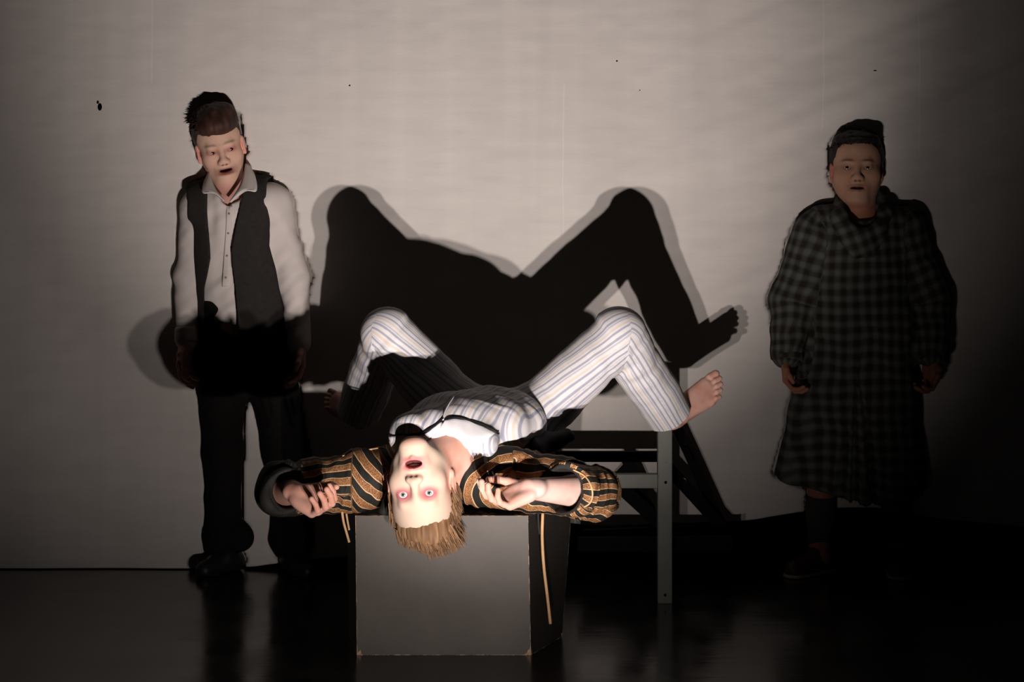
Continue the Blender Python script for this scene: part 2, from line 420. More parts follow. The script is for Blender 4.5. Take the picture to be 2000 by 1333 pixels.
# ------------------------------------------------------------------ heads, hands, feet
class Head:
    def __init__(s, origin, f, u, sc=1.0, wide=1.0, mo=.0, eye_h=.0065, jaw=1.0, corner=0.0, nose=1.0, mw=1.0):
        s.o = np.asarray(origin, float); u = unit(u); f = np.asarray(f, float); f = unit(f-u*np.dot(f, u)); r = np.cross(f, u)
        s.R = np.stack([r, f, u], 1); s.sc = sc; s.wide = wide; s.mo = mo; s.eh = eye_h; s.jaw = jaw; s.corner = corner; s.nose = nose; s.mw = mw
    def w(s, p): return s.o+s.R@(np.array(p, float)*s.sc*np.array([s.wide, 1, 1]))
    def loc(s, P): return ((P-s.o)@s.R)/(s.sc*np.array([s.wide, 1, 1]))
    def build(s, S):
        z = s.sc; wd = s.wide; R = s.R; E = lambda c, r, k, op='u', tag='': S.ell(s.w(c), np.array(r)*z*np.array([wd, 1, 1]), R, k*z, op, tag)
        G = lambda a, b, ra, rb, k, op='u': S.seg(s.w(a), s.w(b), ra*z, rb*z, k*z, op=op)
        m = s.mo; j = s.jaw
        E((0, -.020, .036), (.0735, .092, .080), .02)
        E((0, .018, .050), (.062, .064, .062), .03)
        E((0, .024, -.022), (.061*j, .062, .086), .03)
        for q in (1, -1):
            G((q*.050*j, -.004, -.045), (q*.016*j, .060, -.098-m), .020, .017, .034)
            E((q*.040*j, .054, -.026), (.022, .020, .022), .034)
        E((0, .070, -.103-m), (.020*j, .015, .014), .028)
        G((-.030, .072, .0215), (.030, .072, .0215), .0105, .0105, .016)
        for q in (1, -1): E((q*.031, .098, .000), (.0195, .0165, .0125), .012, 's')
        for q in (1, -1): E((q*.031, .0705, .0), (.0152, .0152, .0152), .006)
        for q in (1, -1): E((q*.031, .089, .0), (.0140, .0125, s.eh), .003, 's')
        nn = s.nose
        G((0, .083, .014), (0, .103*nn, -.028), .0075, .0095, .012)
        E((0, .102*nn, -.032), (.0110, .0105, .0105), .010)
        for q in (1, -1): E((q*.0120, .093, -.036), (.0075, .010, .0072), .009)
        for q in (1, -1): E((q*.0062, .101*nn, -.045), (.0034, .0055, .0034), .002, 's')
        E((0, .074, -.066-m*.5), (.030, .017, .023+m*.5), .024)
        c = s.corner; mw = s.mw
        for q in (1, -1):
            G((q*.023*mw, .083-.003*mw, -.0655+c-m*.35), (q*.005, .0925, -.0615), .0032, .0050, .005)
            G((q*.023*mw, .083-.003*mw, -.0665+c-m*.35), (0, .0905, -.0735-m), .0034, .0062, .005)
        if m > 0: E((0, .094, -.067-m*.5+c*.3), (.0195*mw, .028, .0025+m*.5), .004, 's')
        else: E((0, .1, -.0668+c*.3), (.022, .016, .0012), .003, 's')
        for q in (1, -1):
            Re = R@rot('Z', q*-12)@rot('X', -8)
            S.ell(s.w((q*.0755, -.010, -.008)), np.array([.009, .0185, .031])*z, Re, .006*z)
            S.ell(s.w((q*.0835, -.002, -.006)), np.array([.0065, .0105, .019])*z, Re, .004*z, 's')
            S.ell(s.w((q*.0760, -.002, -.034)), np.array([.006, .009, .010])*z, Re, .004*z)
    def tint(s, P, base, o):
        L = s.loc(P); x, y, z = np.abs(L[:, 0]), L[:, 1], L[:, 2]; m = s.mo; C = np.tile(np.array(base, float), (len(P), 1))
        def g(cx, cy, cz, rx, ry, rz, p=1.0): return np.exp(-(((x-cx)/rx)**2+((y-cy)/ry)**2+((z-cz)/rz)**2)**p)
        def mixc(w, col, k=1.0):
            nonlocal C
            w = np.clip(w*k, 0, 1)[:, None]; C = C*(1-w)+np.array(col)*w
        head = (np.linalg.norm(L-np.array([0, 0, -.0]), axis=1) < .16)
        mixc(g(.078, 0, -.01, .02, .05, .04)*head, o['ear'], .8)
        mixc(g(.040, .07, -.025, .024, .05, .022)*head, o['cheek'], o.get('cheek_k', .35))
        mixc(g(.031, .085, .0005, .024, .03, o.get('ring_h', .015), 1.6)*head, o['ring'], o.get('ring_k', .8))
        mixc(g(.031, .082, -.0, .016, .02, .0075, 3)*head, o['lid'], o.get('lid_k', .6))
        br = np.exp(-(((x-.031)/.020)**4+((z-.0225-.004*np.cos((x-.031)*60))/.0042)**2))*(y > .04)*head
        mixc(br, o['brow'], o.get('brow_k', .6))
        lip = np.exp(-((x/(.0255*s.mw))**4+((z+.0675+m*.5)/(.0105+m*.5))**6))*(y > .07)*head
        mixc(lip, o['lip'], .95)
        ins = (x < .022) & (y > .03) & (y < .082) & (z < -.055) & (z > -.085-m) & head
        mixc(ins.astype(float), (.06, .008, .008), .9 if m > 0 else 0)
        mixc(g(.0062, .098, -.0445, .005, .008, .0045, 2)*head, (.10, .02, .015), .85)
        return C
    def extras(s, parent, eye_mat, gaze=(0, 1, 0), teeth=True):
        for q in (1, -1):
            c = s.w((q*.031, .0705, 0)); d = s.R@unit(gaze); bm = bmesh.new(); bmesh.ops.create_uvsphere(bm, u_segments=32, v_segments=24, radius=.0132)
            me = bpy.data.meshes.new('eyeball'); bm.to_mesh(me); bm.free(); me.polygons.foreach_set('use_smooth', [True]*len(me.polygons)); me.materials.append(M[eye_mat])
            o = bpy.data.objects.new('eyeball', me); COL.objects.link(o); o.parent = parent
            o.location = Vector(c)-Vector(parent.location); o.rotation_euler = Vector(d).to_track_quat('Z', 'Y').to_euler(); o.scale = [s.sc]*3
        if teeth:
            parts = []
            for i in range(-3, 4):
                x = i*.0047; y = .0755-.12*abs(x)-x*x*12; zz = -.0635-s.mo*.12+s.corner*.3*(abs(x)/.014)
                a = s.w((x, y, zz+.003)); b = s.w((x, y, zz-.0055+abs(i)*.0006))
                parts.append(bar(a, b, .0044*s.sc, .004*s.sc, up=s.R[:, 1], bev=.001))
            V, Q = merge(parts); mesh_obj('teeth', V, Q, 'teeth', parent)

def hand(S, wrist, X, Zn, T, sc=1.0, curl=(25, 35, 25), tcurl=0, spread=4, grow=(0, 0, 0, 0)):
    """wrist point, X toward the fingers, Zn palm normal, T thumb side."""
    X = unit(X); Zn = unit(np.asarray(Zn)-X*np.dot(Zn, X)); Y = np.cross(Zn, X); Y = Y*np.sign(np.dot(Y, T)); wr = np.asarray(wrist, float)
    w = lambda p: wr+sc*(X*p[0]+Y*p[1]+Zn*p[2])
    S.seg(w((-.01, 0, 0)), w((.02, 0, 0)), .026*sc, .027*sc, .012, n=Zn, f=.72)
    kn = [(.086, .0275), (.090, .0092), (.086, -.0090), (.078, -.0262)]
    for i, (kx, ky) in enumerate(kn):
        S.seg(w((.018, ky*.55, -.001)), w((kx-.004, ky, -.001)), .0145*sc, .0108*sc, .012)
    S.ell(w((.048, 0, .002)), np.array([.046, .036, .0125])*sc, np.stack([X, Y, Zn], 1), .01)
    S.ell(w((.036, .022, .008)), np.array([.030, .015, .013])*sc, np.stack([X, Y, Zn], 1), .012)
    S.ell(w((.036, -.024, .006)), np.array([.030, .012, .011])*sc, np.stack([X, Y, Zn], 1), .012)
    ln = [(.041, .026, .020), (.045, .029, .021), (.042, .027, .020), (.033, .021, .019)]; rr = [.0098, .0100, .0096, .0086]
    for i, (kx, ky) in enumerate(kn):
        a = math.radians(spread*(1.5-i)); p = np.array([kx, ky, 0.]); ang = 0; r = rr[i]
        for q in range(3):
            ang += math.radians(curl[q]+grow[i]*(1 if q < 2 else .5)); d = np.array([math.cos(ang)*math.cos(a), math.cos(ang)*math.sin(a), math.sin(ang)])
            e = p+d*ln[i][q]; r2 = r*.93
            S.seg(w(p), w(e), r*sc, r2*sc, .0045 if q == 0 else .002); p = e; r = r2
    t = math.radians(tcurl); p = np.array([.018, .024, .006])
    for d, L, r, r2 in (((.72, .66, .22), .042, .0135, .0115), ((.90, .38+.2*math.cos(t)-.2, .25+.5*math.sin(t)), .030, .0112, .0098), ((.95, .15-.5*math.sin(t), .2+.6*math.sin(t)), .026, .0098, .0082)):
        e = p+unit(d)*L; S.seg(w(p), w(e), r*sc, r2*sc, .006); p = e
def foot(S, ankle, X, Zn, B, sc=1.0):
    """ankle centre, X to the toes, Zn away from the sole, B big-toe side."""
    X = unit(X); Zn = unit(np.asarray(Zn)-X*np.dot(Zn, X)); Y = np.cross(Zn, X); Y = Y*np.sign(np.dot(Y, B)); o = np.asarray(ankle, float)
    w = lambda p: o+sc*(X*p[0]+Y*p[1]+Zn*p[2])
    R = np.stack([X, Y, Zn], 1)
    S.ell(w((-.028, 0, -.038)), np.array([.030, .026, .026])*sc, R, .02)
    S.ell(w((.0, 0, -.008)), np.array([.032, .031, .034])*sc, R, .02)
    for y0, y1, x1, z1, r0, r1 in ((.012, .026, .112, -.048, .024, .017), (.004, .012, .115, -.048, .025, .014), (-.004, -.002, .110, -.050, .024, .013), (-.010, -.016, .103, -.052, .022, .012), (-.016, -.030, .092, -.054, .020, .012)):
        S.seg(w((.005, y0, -.022)), w((x1, y1, z1)), r0*sc, r1*sc, .014)
    S.seg(w((-.02, -.012, -.048)), w((.09, -.026, -.056)), .017*sc, .012*sc, .014)
    for (x, y, L, r, r2) in ((.116, .028, .040, .0125, .0118), (.124, .009, .032, .0088, .0082), (.119, -.007, .028, .0082, .0078), (.111, -.021, .024, .0078, .0075), (.098, -.035, .021, .0078, .0074)):
        a = w((x-.012, y, -.050)); b = w((x+L*.5, y+.001, -.047)); c = w((x+L, y, -.054))
        S.seg(a, b, r*sc, r*.92*sc, .004); S.seg(b, c, r*.95*sc, r2*sc, .002)
    S.ell(w((.0, .030, -.012)), np.array([.010, .007, .010])*sc, R, .01); S.ell(w((-.004, -.031, -.018)), np.array([.010, .007, .010])*sc, R, .01)
    return w

# ------------------------------------------------------------------ hair
def hair_cap(hd, parent, mat, shape, seed, vox=.0022, sstep=(60, 60, 12), amp=.003):
    S = Sdf(); shape(S, hd)
    L = hd.o; V, Q = S.mesh(L-.19, L+.19, vox); lc = hd.loc(V)
    N = normals(V, Q); n = noise3(lc*np.array(sstep), seed)+.5*noise3(lc*np.array(sstep)*2.1, seed+5)
    V = clear_of_box(V+N*(n*amp)[:, None])
    sh = np.clip(.5+.45*noise3(lc*np.array(sstep)*1.7, seed+3), 0, 1)
    return mesh_obj('hair', V, Q, mat, parent, {'shade': sh})
def locks(hd, roots, dirs, lens, rad, seed, gravity=(0, 0, 0), curl=.3, nseg=6, sides=4):
    rnd = random.Random(seed); Vs, Qs, Sh, o = [], [], [], 0
    for p, d, L in zip(roots, dirs, lens):
        p = np.array(p, float); d = unit(d); path = [p.copy()]; c = np.array([rnd.uniform(-1, 1) for _ in range(3)])*curl
        for i in range(nseg-1):
            d = unit(d+(np.array(gravity)+c)*(1/nseg)); p = p+d*L/(nseg-1); path.append(p.copy())
        r = rad*rnd.uniform(.6, 1.2)*np.array([.8, 1, 1, .85, .55, .12])[:nseg]
        v, q = tube(path, r, sides, False); Vs.append(v); Qs.append(np.array(q)+o); o += len(v); Sh += [rnd.random()]*len(v)
    return clear_of_box(np.concatenate(Vs)), np.concatenate(Qs), np.array(Sh)

from mathutils.bvhtree import BVHTree
def dropper(V, Q):                          # surface point met by the sight line through a pixel
    bv = BVHTree.FromPolygons([Vector(v) for v in V], [tuple(int(i) for i in q) for q in Q])
    def drop(px, py, lift=.004):
        d = Vector(W(px, py, 5)-np.array([0, 0, H])).normalized(); h = bv.ray_cast(Vector((0, 0, H)), d)
        return None if h[0] is None else np.array(h[0])+np.array(h[1])*lift
    return drop
def strip_mesh(drop, left, right, name, mat, par, n=30, m=6, lift=.004, thick=.003, rough=.0012):
    """cloth panel between two pixel polylines, laid on a surface."""
    a_ = spline([(x, y, 0) for x, y in left], n)[:, :2]; b_ = spline([(x, y, 0) for x, y in right], n)[:, :2]; G = []
    for j in range(m):
        for i in range(n):
            t = j/(m-1); p = a_[i]*(1-t)+b_[i]*t; G.append(drop(p[0], p[1], lift*(1 if 0 < j < m-1 and 0 < i < n-1 else .6)))
    ok = [g for g in G if g is not None]
    if not ok: return None
    last = ok[0]
    for i in range(len(G)):
        if G[i] is None: G[i] = last
        last = G[i]
    G = np.array(G); G[:, 1] -= rough*(1+noise3(G*60, 8)); Qp = [(j*n+i, j*n+i+1, (j+1)*n+i+1, (j+1)*n+i) for j in range(m-1) for i in range(n-1)]
    o = mesh_obj(name, G, Qp, mat, par); md = o.modifiers.new('thick', 'SOLIDIFY'); md.thickness = thick; md.offset = 0; return o
#==SETTING==
def setting():
    # floor
    me_v = np.array([(-4.5, .5, 0), (4.5, .5, 0), (4.5, 6.9, 0), (-4.5, 6.9, 0), (-4.5, .5, -.1), (4.5, .5, -.1), (4.5, 6.9, -.1), (-4.5, 6.9, -.1)], float)
    o = mesh_obj('floor', me_v, [(0, 1, 2, 3), (7, 6, 5, 4), (0, 4, 5, 1), (1, 5, 6, 2), (2, 6, 7, 3), (3, 7, 4, 0)], 'stage_floor', smooth=False); o['kind'] = 'structure'
    V, Q = bar((-4.5, 6.5, 1.9), (4.5, 6.5, 1.9), .1, 3.8); o = mesh_obj('wall_back', V, Q, 'black_wall', smooth=False); o['kind'] = 'structure'
    # box: hexagonal painted box
    z1 = .368; fr = 4.504
    base = [(-.4095, fr), (.0500, fr), (.1385, 4.705), (.120, 4.93), (-.36, 4.96), (-.45, 4.72)]
    top = [(-.4135, fr), (.0425, fr), (.1670, 4.735), (.140, 4.95), (-.36, 4.97), (-.46, 4.74)]
    V, Q, E, FRONT = [], [], [], []
    n = len(base); ns, nh = 46, 60
    def face(c00, c10, c11, c01, su, sv):
        o = len(V)
        for j in range(sv+1):
            for i_ in range(su+1):
                a, b = i_/su, j/sv; p = (1-b)*((1-a)*c00+a*c10)+b*((1-a)*c01+a*c11); V.append(p)
                du = min(a*np.linalg.norm(c10-c00), (1-a)*np.linalg.norm(c10-c00)); dv = b*np.linalg.norm(c01-c00), (1-b)*np.linalg.norm(c01-c00)
                e = max(math.exp(-du/.0032), math.exp(-dv[0]/.0045), .9*math.exp(-dv[1]/.003))
                corner = math.exp(-(math.hypot(du, dv[0])/.024)**2)*1.15
                FRONT.append(1.0 if c00[1] == fr and c10[1] == fr else 0.0)
                E.append(max(e, corner if math.hypot(du, dv[0]) < .04 and dv[0] < .012+.6*max(0, .02-du) else 0))
        for j in range(sv):
            for i_ in range(su): k = o+j*(su+1)+i_; Q.append((k, k+1, k+su+2, k+su+1))
    B3 = [np.array([*p, 0.]) for p in base]; T3 = [np.array([*p, z1]) for p in top]
    for k in range(n): face(B3[k], B3[(k+1) % n], T3[(k+1) % n], T3[k], 150 if k < 2 else 20, 130 if k < 2 else 20)
    c = sum(T3)/n; cb = sum(B3)/n
    for k in range(n):
        o = len(V); V += [T3[k], T3[(k+1) % n], c]; E += [1, 1, 0]; FRONT += [0, 0, 0]; Q.append((o, o+1, o+2))
        o = len(V); V += [B3[(k+1) % n], B3[k], cb]; E += [1, 1, 0]; FRONT += [0, 0, 0]; Q.append((o, o+1, o+2))
    o = mesh_obj('stage_box', np.array(V), Q, 'box_paint', attrs={'edge': np.array(E), 'scuff': np.array(FRONT)}, smooth=False)
    bm = bmesh.new(); bm.from_mesh(o.data); bm.normal_update(); bm.to_mesh(o.data); bm.free()
    o['label'] = 'dark grey painted wooden box with chipped edges under the lying performer'; o['category'] = 'box'
    # trestle frame
    t = thing('trestle_frame', 'grey wooden trestle frame with black braces behind the lying performer', 'frame', (.456, 5.106, 0))
    y = 5.106; xL, xR = (1285-1000)*y/F, (1313-1000)*y/F; xm = (xL+xR)/2
    def part(nm, a, b, w, h, mat, up=(0, 0, 1), bev=.003):
        V, Q = bar(a, b, w, h, up, bev); return mesh_obj(nm, V, Q, mat, t, smooth=False)
    p = part('post', (xm, y+.02, 0), (xm, y+.02, .723), xR-xL, .04, 'grey_paint', up=(0, 1, 0))
    for (px, py) in ((1299, 1163), (1301, 718), (1300, 943)):
        a = W(px, py, y-.001); V, Q = tube([a+[0, .004, 0], a+[0, -.003, 0]], .0042, 10); mesh_obj('bolt', V, Q, 'metal' if py < 800 else 'black_paint', p)
    zr = H-(941.5-HY)*5.12/F
    part('rail', (-.42, y+.035, zr), (xm, y+.035, zr), .026, .042, 'grey_paint')
    part('post', (-.39, y+.02, 0), (-.39, y+.02, .37), .043, .04, 'grey_paint', up=(0, 1, 0))
    yb = 5.42
    def px_bar(nm, p0, p1, wpx, mat='black_paint', y0=yb, y1=None):
        a = W(*p0, y0); b = W(*p1, y0 if y1 is None else y1); part(nm, a, b, .022, wpx*yb/F, mat, up=np.cross(b-a, (0, 1, 0)))
    px_bar('brace', (1322, 835), (1420, 1050), 20, y0=5.50); px_bar('brace', (1222, 893), (1292, 1048), 22, y0=5.45)  # black bars trace braces together with the shadows braces cast on the cloth
    px_bar('brace', (1306, 915), (1430, 1052), 24, y0=5.46); px_bar('brace', (1205, 945), (1330, 1060), 26, y0=5.40)
    px_bar('rear_rail', (1085, 892), (1300, 892), 20, y0=5.445)
    px_bar('bottom_rail', (1128, 1064), (1430, 1062), 27, 'black_paint', 5.30); px_bar('bottom_rail', (1140, 1042), (1300, 1036), 13, 'black_paint', 5.46)
    a = W(1336, 941, 5.445); V, Q = tube(spline([a+[0, 0, -.012], a+[.006, -.01, .004], a+[-.002, -.01, .012], a+[-.01, 0, .006]], 10), .0022, 6); mesh_obj('hook', V, Q, 'metal', t)
    V, Q = bar(W(1339, 872, 5.485), W(1352, 900, 5.485), .016, .012); mesh_obj('hinge', V, Q, 'black_paint', t)
setting()
def curtain(bodies):
    # backdrop cloth
    hx = [-600, 0, 380, 500, 700, 900, 1110, 1150, 1200, 1280, 1340, 1415, 1480, 1560, 1640, 1710, 1780, 1850, 2000, 2600]
    hp = [1114, 1114, 1113, 1107, 1085, 1050, 1022, 1027, 1029, 1022, 1023, 1020, 1013, 1000, 990, 990, 1003, 1014, 1030, 1080]
    nx, nz = 800, 500; X = np.linspace(-2.75, 2.75, nx); px = 1000+X*F/5.61
    hem = H-(np.interp(px, hx, hp)-HY)*5.61/F+.003*noise3(np.c_[X*14, X*0, X*0], 4); hem = np.maximum(hem, .004)
    T = np.linspace(0, 1, nz)**1.0; Z = hem[None]+(3.5-hem[None])*T[:, None]; XX = np.broadcast_to(X, Z.shape)
    P = np.c_[XX.ravel(), np.zeros(Z.size), Z.ravel()]
    dy = .010*noise3(P*np.array([1.2, 1, .7]), 1)+.0022*noise3(P*np.array([7, 1, 1.8]), 2)
    ang = math.radians(24); a = P[:, 0]*math.cos(ang)+P[:, 2]*math.sin(ang); b = -P[:, 0]*math.sin(ang)+P[:, 2]*math.cos(ang)
    wr = np.clip((P[:, 0]-.25)/.8, 0, 1)
    dy += wr*.014*noise3(np.c_[a*.9, b*0, b*9.0], 7)+wr*.0045*noise3(np.c_[a*2, b*0, b*22.0], 8)
    dy += .0010*noise3(P*np.array([16, 1, 26]), 3)
    low = np.exp(-((P[:, 2]-.05)/.18)**2); dy += low*.012*noise3(P*np.array([3, 1, .5]), 9)
    yb = 5.61+dy
    # the cloth gives way softly behind whoever leans back into it
    cell = .006; gx = np.full((int(5.5/cell)+2, int(3.5/cell)+2), 0.0)
    for BV in bodies:
        a = np.clip(((BV[:, 0]+2.75)/cell).astype(int), 0, gx.shape[0]-1); c = np.clip((BV[:, 2]/cell).astype(int), 0, gx.shape[1]-1)
        np.maximum.at(gx, (a, c), BV[:, 1])
    for _ in range(1):
        g2 = gx.copy()
        for da, dc in ((1, 0), (-1, 0), (0, 1), (0, -1)): g2 = np.maximum(g2, np.roll(gx, (da, dc), (0, 1)))
        gx = g2
    gx = np.maximum(gx, 5.595)
    a = np.clip(((P[:, 0]+2.75)/cell).astype(int), 0, gx.shape[0]-1); c = np.clip((P[:, 2]/cell).astype(int), 0, gx.shape[1]-1)
    P[:, 1] = np.maximum(yb, gx[a, c]+.020*(gx[a, c] > 5.60)+.008)
    i = np.arange(nx*nz).reshape(nz, nx); Q = np.stack([i[:-1, :-1], i[:-1, 1:], i[1:, 1:], i[1:, :-1]], -1).reshape(-1, 4)
    o = mesh_obj('backdrop_curtain', P, Q, 'muslin'); o['label'] = 'large pale grey muslin backdrop cloth hanging across the back of the stage'; o['category'] = 'backdrop'
    m = o.modifiers.new('thick', 'SOLIDIFY'); m.thickness = .003; m.offset = 1
#==MAN==
def lying_man():
    t = thing('person', 'person lying backwards over the box, head upside down, in striped pyjamas and gold-striped gown', 'person', (-.08, 4.72, .37))
    hd = Head((-.232, 4.372, .4585), (-.10, -1, -.02), (.085, -.03, -1), sc=1.045, wide=1.03, mo=.013, eye_h=.0088, corner=.001, nose=.95, mw=1.12)
    # ---- body
    S = Sdf(); hd.build(S)
    nb = W(886, 892, 4.47)
    S.seg(hd.w((0, -.022, -.055)), nb, .053, .058, .03)
    S.seg(hd.w((0, .02, -.07)), nb+[-.01, -.01, .03], .036, .045, .03)
    shL, shR = W(752, 932, 4.51), W(930, 926, 4.51)
    S.seg(shL, shR, .055, .055, .04)
    S.ell(W(888, 852, 4.585), (.120, .105, .066), k=.04)
    S.ell(W(955, 832, 4.75), (.125, .11, .078), k=.05)
    hipL, hipR = W(905, 822, 4.82), W(1030, 828, 4.82)
    kL, kR = W(758, 654, 4.81), W(1208, 656, 4.82); aL, aR = W(700, 806, 5.10), W(1312, 818, 5.0)
    S.seg(hipL, kL, .078, .055, .04); S.seg(hipR, kR, .078, .055, .04)
    S.seg(kL, aL, .052, .034, .02); S.seg(kR, aR, .052, .034, .02)
    # forearms
    elL, elR = W(552, 958, 4.47), W(1152, 962, 4.49); wrL, wrR = W(585, 966, 4.34), W(1032, 955, 4.345)
    S.seg(shL, elL, .048, .040, .03); S.seg(shR, elR, .048, .042, .03)
    S.seg(elL, wrL, .040, .025, .02); S.seg(elR+[0, 0, 0], wrR, .046, .026, .02, n=(0, 1, 0), f=.9)
    hand(S, wrR+[.012, 0, -.004], (-.90, -.22, -.32), (-.26, -.50, .82), (0, 1, .25), .97, curl=(44, 34, 18), tcurl=25, spread=.5, grow=(-4, 0, 2, 4))
    hand(S, wrL+[-.012, 0, .002], (.80, -.30, -.42), (.30, -.72, .62), (0, .8, .5), .95, curl=(58, 46, 26), tcurl=45, spread=.5, grow=(0, 0, 2, 4))
    foot(S, W(1322, 800, 5.0), (.76, .0, .65), (-.40, -.86, .34), (-.5, .2, .8), 1.0)
    foot(S, aL+[-.012, .01, -.002], (-.60, .28, .42), (.30, -.86, .34), (.5, .2, .8), .80)
    V, Q = S.mesh((-.85, 4.15, .20), (.80, 5.35, 1.0), .0022)
    V = clear_of_box(relax(V, Q, 1, .3))
    o = dict(ear=(.80, .30, .24), cheek=(.70, .42, .34), cheek_k=.35, ring=(.38, .08, .105), ring_k=1.0, ring_h=.0175, lid=(.50, .12, .15), lid_k=.8, brow=(.62, .46, .33), brow_k=.4, lip=(.56, .16, .17))
    C = hd.tint(V, (.63, .48, .37), o)
    L = hd.loc(V); face = np.clip((L[:, 1]+.005)/.03, 0, 1)*np.clip((L[:, 2]+.135)/.02, 0, 1)*(np.linalg.norm(L, axis=1) < .165)
    raw = np.array((.62, .33, .25)); C2 = np.tile(raw, (len(V), 1))
    dh = np.minimum(np.linalg.norm(V-W(1000, 965, 4.33), axis=1), 9); wk = (np.clip((V[:, 0]-.0)/.05, 0, 1)*(V[:, 1] < 4.6)*(V[:, 2] < .6))[:, None]*(np.abs(V[:, 0]-.2) < .35)[:, None]*(np.linalg.norm(V-nb, axis=1) > .16)[:, None]; C2 = C2*(1-wk)+np.array((.74, .50, .43))*wk; fo = (V[:, 0] > .40)[:, None]; C2 = np.where(fo, np.array((.66, .37, .29)), C2)
    C2 += (.05*noise3(V*30, 2)+.04*noise3(V*75, 3))[:, None]*np.array([.6, 1, 1])
    C = np.where(face[:, None] > 0, C*face[:, None]+C2*(1-face[:, None]), C2)
    mesh_obj('body', V, Q, 'skin', t, {'tint': np.clip(C, 0, 1)})
    hd.extras(t, 'eye_grey', gaze=(.02, 1, -.03))
    # ---- hair
    def shape(S, h):
        z = h.sc
        S.ell(h.w((0, -.026, .046)), np.array([.083, .094, .088])*z, h.R, k=.01)
        S.ell(h.w((.004, .030, .098)), np.array([.060, .050, .040])*z, h.R, k=.03)
        S.ell(h.w((.022, .006, .122)), np.array([.048, .050, .036])*z, h.R, k=.03)
        S.ell(h.w((0, .108, .008)), np.array([.069, .070, .070])*z, h.R, k=.012, op='s')
        S.ell(h.w((0, .02, -.075)), np.array([.10, .085, .080])*z, h.R, k=.012, op='s')
        for q in (1, -1): S.ell(h.w((q*.082, -.006, -.012)), np.array([.02, .022, .033])*z, h.R, k=.006, op='s')
    hair = hair_cap(hd, t, 'hair_blond', shape, 11, .0024, (120, 60, 9), .0035)
    rnd = random.Random(5); roots, dirs, lens = [], [], []
    for i in range(2600):                  # forelock falling past the crown
        x = rnd.uniform(-.068, .068); a = rnd.random()**1.7
        y = .070-8*x*x-a*.12; z = .070+.040*math.sqrt(max(0, 1-(x/.078)**2))*(1-.55*abs(a-.45))
        roots.append(hd.w((x, y, z))); dirs.append(hd.R@np.array([.35+x*2+rnd.uniform(-.12, .12), .25*(.35-a), 1.0])); lens.append(rnd.uniform(.030, .060)*(1.15 if x > 0 else .75))
    for i in range(700):
        q = rnd.choice((1, -1)); y = rnd.uniform(-.09, .030); z = rnd.uniform(.0, .085)
        roots.append(hd.w((q*(.0765-.35*max(0, z-.035)), y, z))); dirs.append(hd.R@np.array([q*.12+.12, .10, 1.0])); lens.append(rnd.uniform(.025, .045))
    V, Qh, sh = locks(hd, roots, dirs, lens, .0013, 9, gravity=(.15, 0, -.5), curl=.28)
    mesh_obj('hair_strands', V, Qh, 'hair_blond', hair, {'shade': sh})
    # ---- trousers
    S = Sdf()
    S.ell(W(968, 828, 4.79), (.150, .115, .10), k=.05)
    S.seg(hipL, kL, .094, .075, .05); S.seg(hipR, kR, .088, .074, .05)
    S.seg(kL, aL, .072, .066, .018); S.seg(kR, aR+[.0, 0, .0], .074, .069, .018)
    for k_, a_ in ((kL, aL), (kR, aR)):
        d = unit(a_-k_); hem = a_-d*.012; S.plane(hem, d)
        S.seg(hem-d*.03, hem+d*.2, .058, .060, .003, op='s')
    # planes cut everything beyond both hems only near the shins
    pl = [p for p in S.p if p[2] == 'i']; S.p = [p for p in S.p if p[2] != 'i']
    for (k_, a_) in ((kL, aL), (kR, aR)):
        d = unit(a_-k_); hem = a_-d*.012
        fn = (lambda hem, d: (lambda P: np.maximum(-(P-hem.astype(np.float32))@d.astype(np.float32), np.linalg.norm(P-(hem+d*.1).astype(np.float32), axis=1)-.22)))(hem, d)
        S.add(fn, .003, 's')
    V, Q = S.mesh((-.60, 4.55, .3), (.62, 5.35, 1.0), .004)
    chains = [([hipL+[.1, 0, 0], kL, aL], (.1, .075, .066), np.array([0, 1., 1]), .10), ([hipR-[.1, 0, 0], kR, aR], (.1, .076, .069), np.array([0, 1., 1]), .10)]
    U, Vv, CH, HH = bone_uv(V, chains, .078); N = normals(V, Q)
    ks = np.exp(-((Vv-.1-.40)/.10)**2)
    seg = CH % 10
    kd = np.minimum(np.linalg.norm(V-kL, axis=1), np.linalg.norm(V-kR, axis=1)); hipd = np.minimum(np.linalg.norm(V-hipL, axis=1), np.linalg.norm(V-hipR, axis=1))
    kneecap = np.clip(1.8-kd/.062, 0, 1)*(np.abs(U) < .215)
    U2 = relax(U[:, None], Q, 60, .9)[:, 0]; U = U*(1-kneecap)+U2*kneecap
    f1 = noise3(np.c_[Vv*38, U*9, CH//10], 3); f2 = noise3(np.c_[Vv*9, U*22, CH//10], 4)
    amp = .0042*np.exp(-(kd/.15)**2)*np.clip((Vv-.40)*12, 0, 1)+.0030*np.exp(-(hipd/.12)**2)+.0008
    V = V+N*(f1*amp*1.5*np.clip(kd/.05, .2, 1)+f2*(.0014+.004*np.clip((Vv-.50)*5, 0, 1)))[:, None]
    tr = mesh_obj('pyjama_trousers', V, Q, 'pyjama_stripes', t, {'u': U+f1*.001, 'v': Vv})
    # ---- pyjama shirt
    S = Sdf()
    S.seg(shL+[.03, .02, .0], shR+[-.03, .02, 0], .066, .066, .05)
    S.ell(W(892, 834, 4.60), (.146, .142, .093), k=.045); S.seg(W(803, 846, 4.415), W(896, 834, 4.53), .056, .070, .035); S.seg(W(896, 834, 4.55), W(970, 836, 4.60), .066, .08, .03); S.seg(W(800, 868, 4.44), W(940, 868, 4.47), .036, .042, .04)
    S.ell(W(958, 828, 4.72), (.156, .14, .104), k=.05)
    # neckline
    S.ell(W(880, 899, 4.37), (.054, .085, .070), k=.012, op='s')
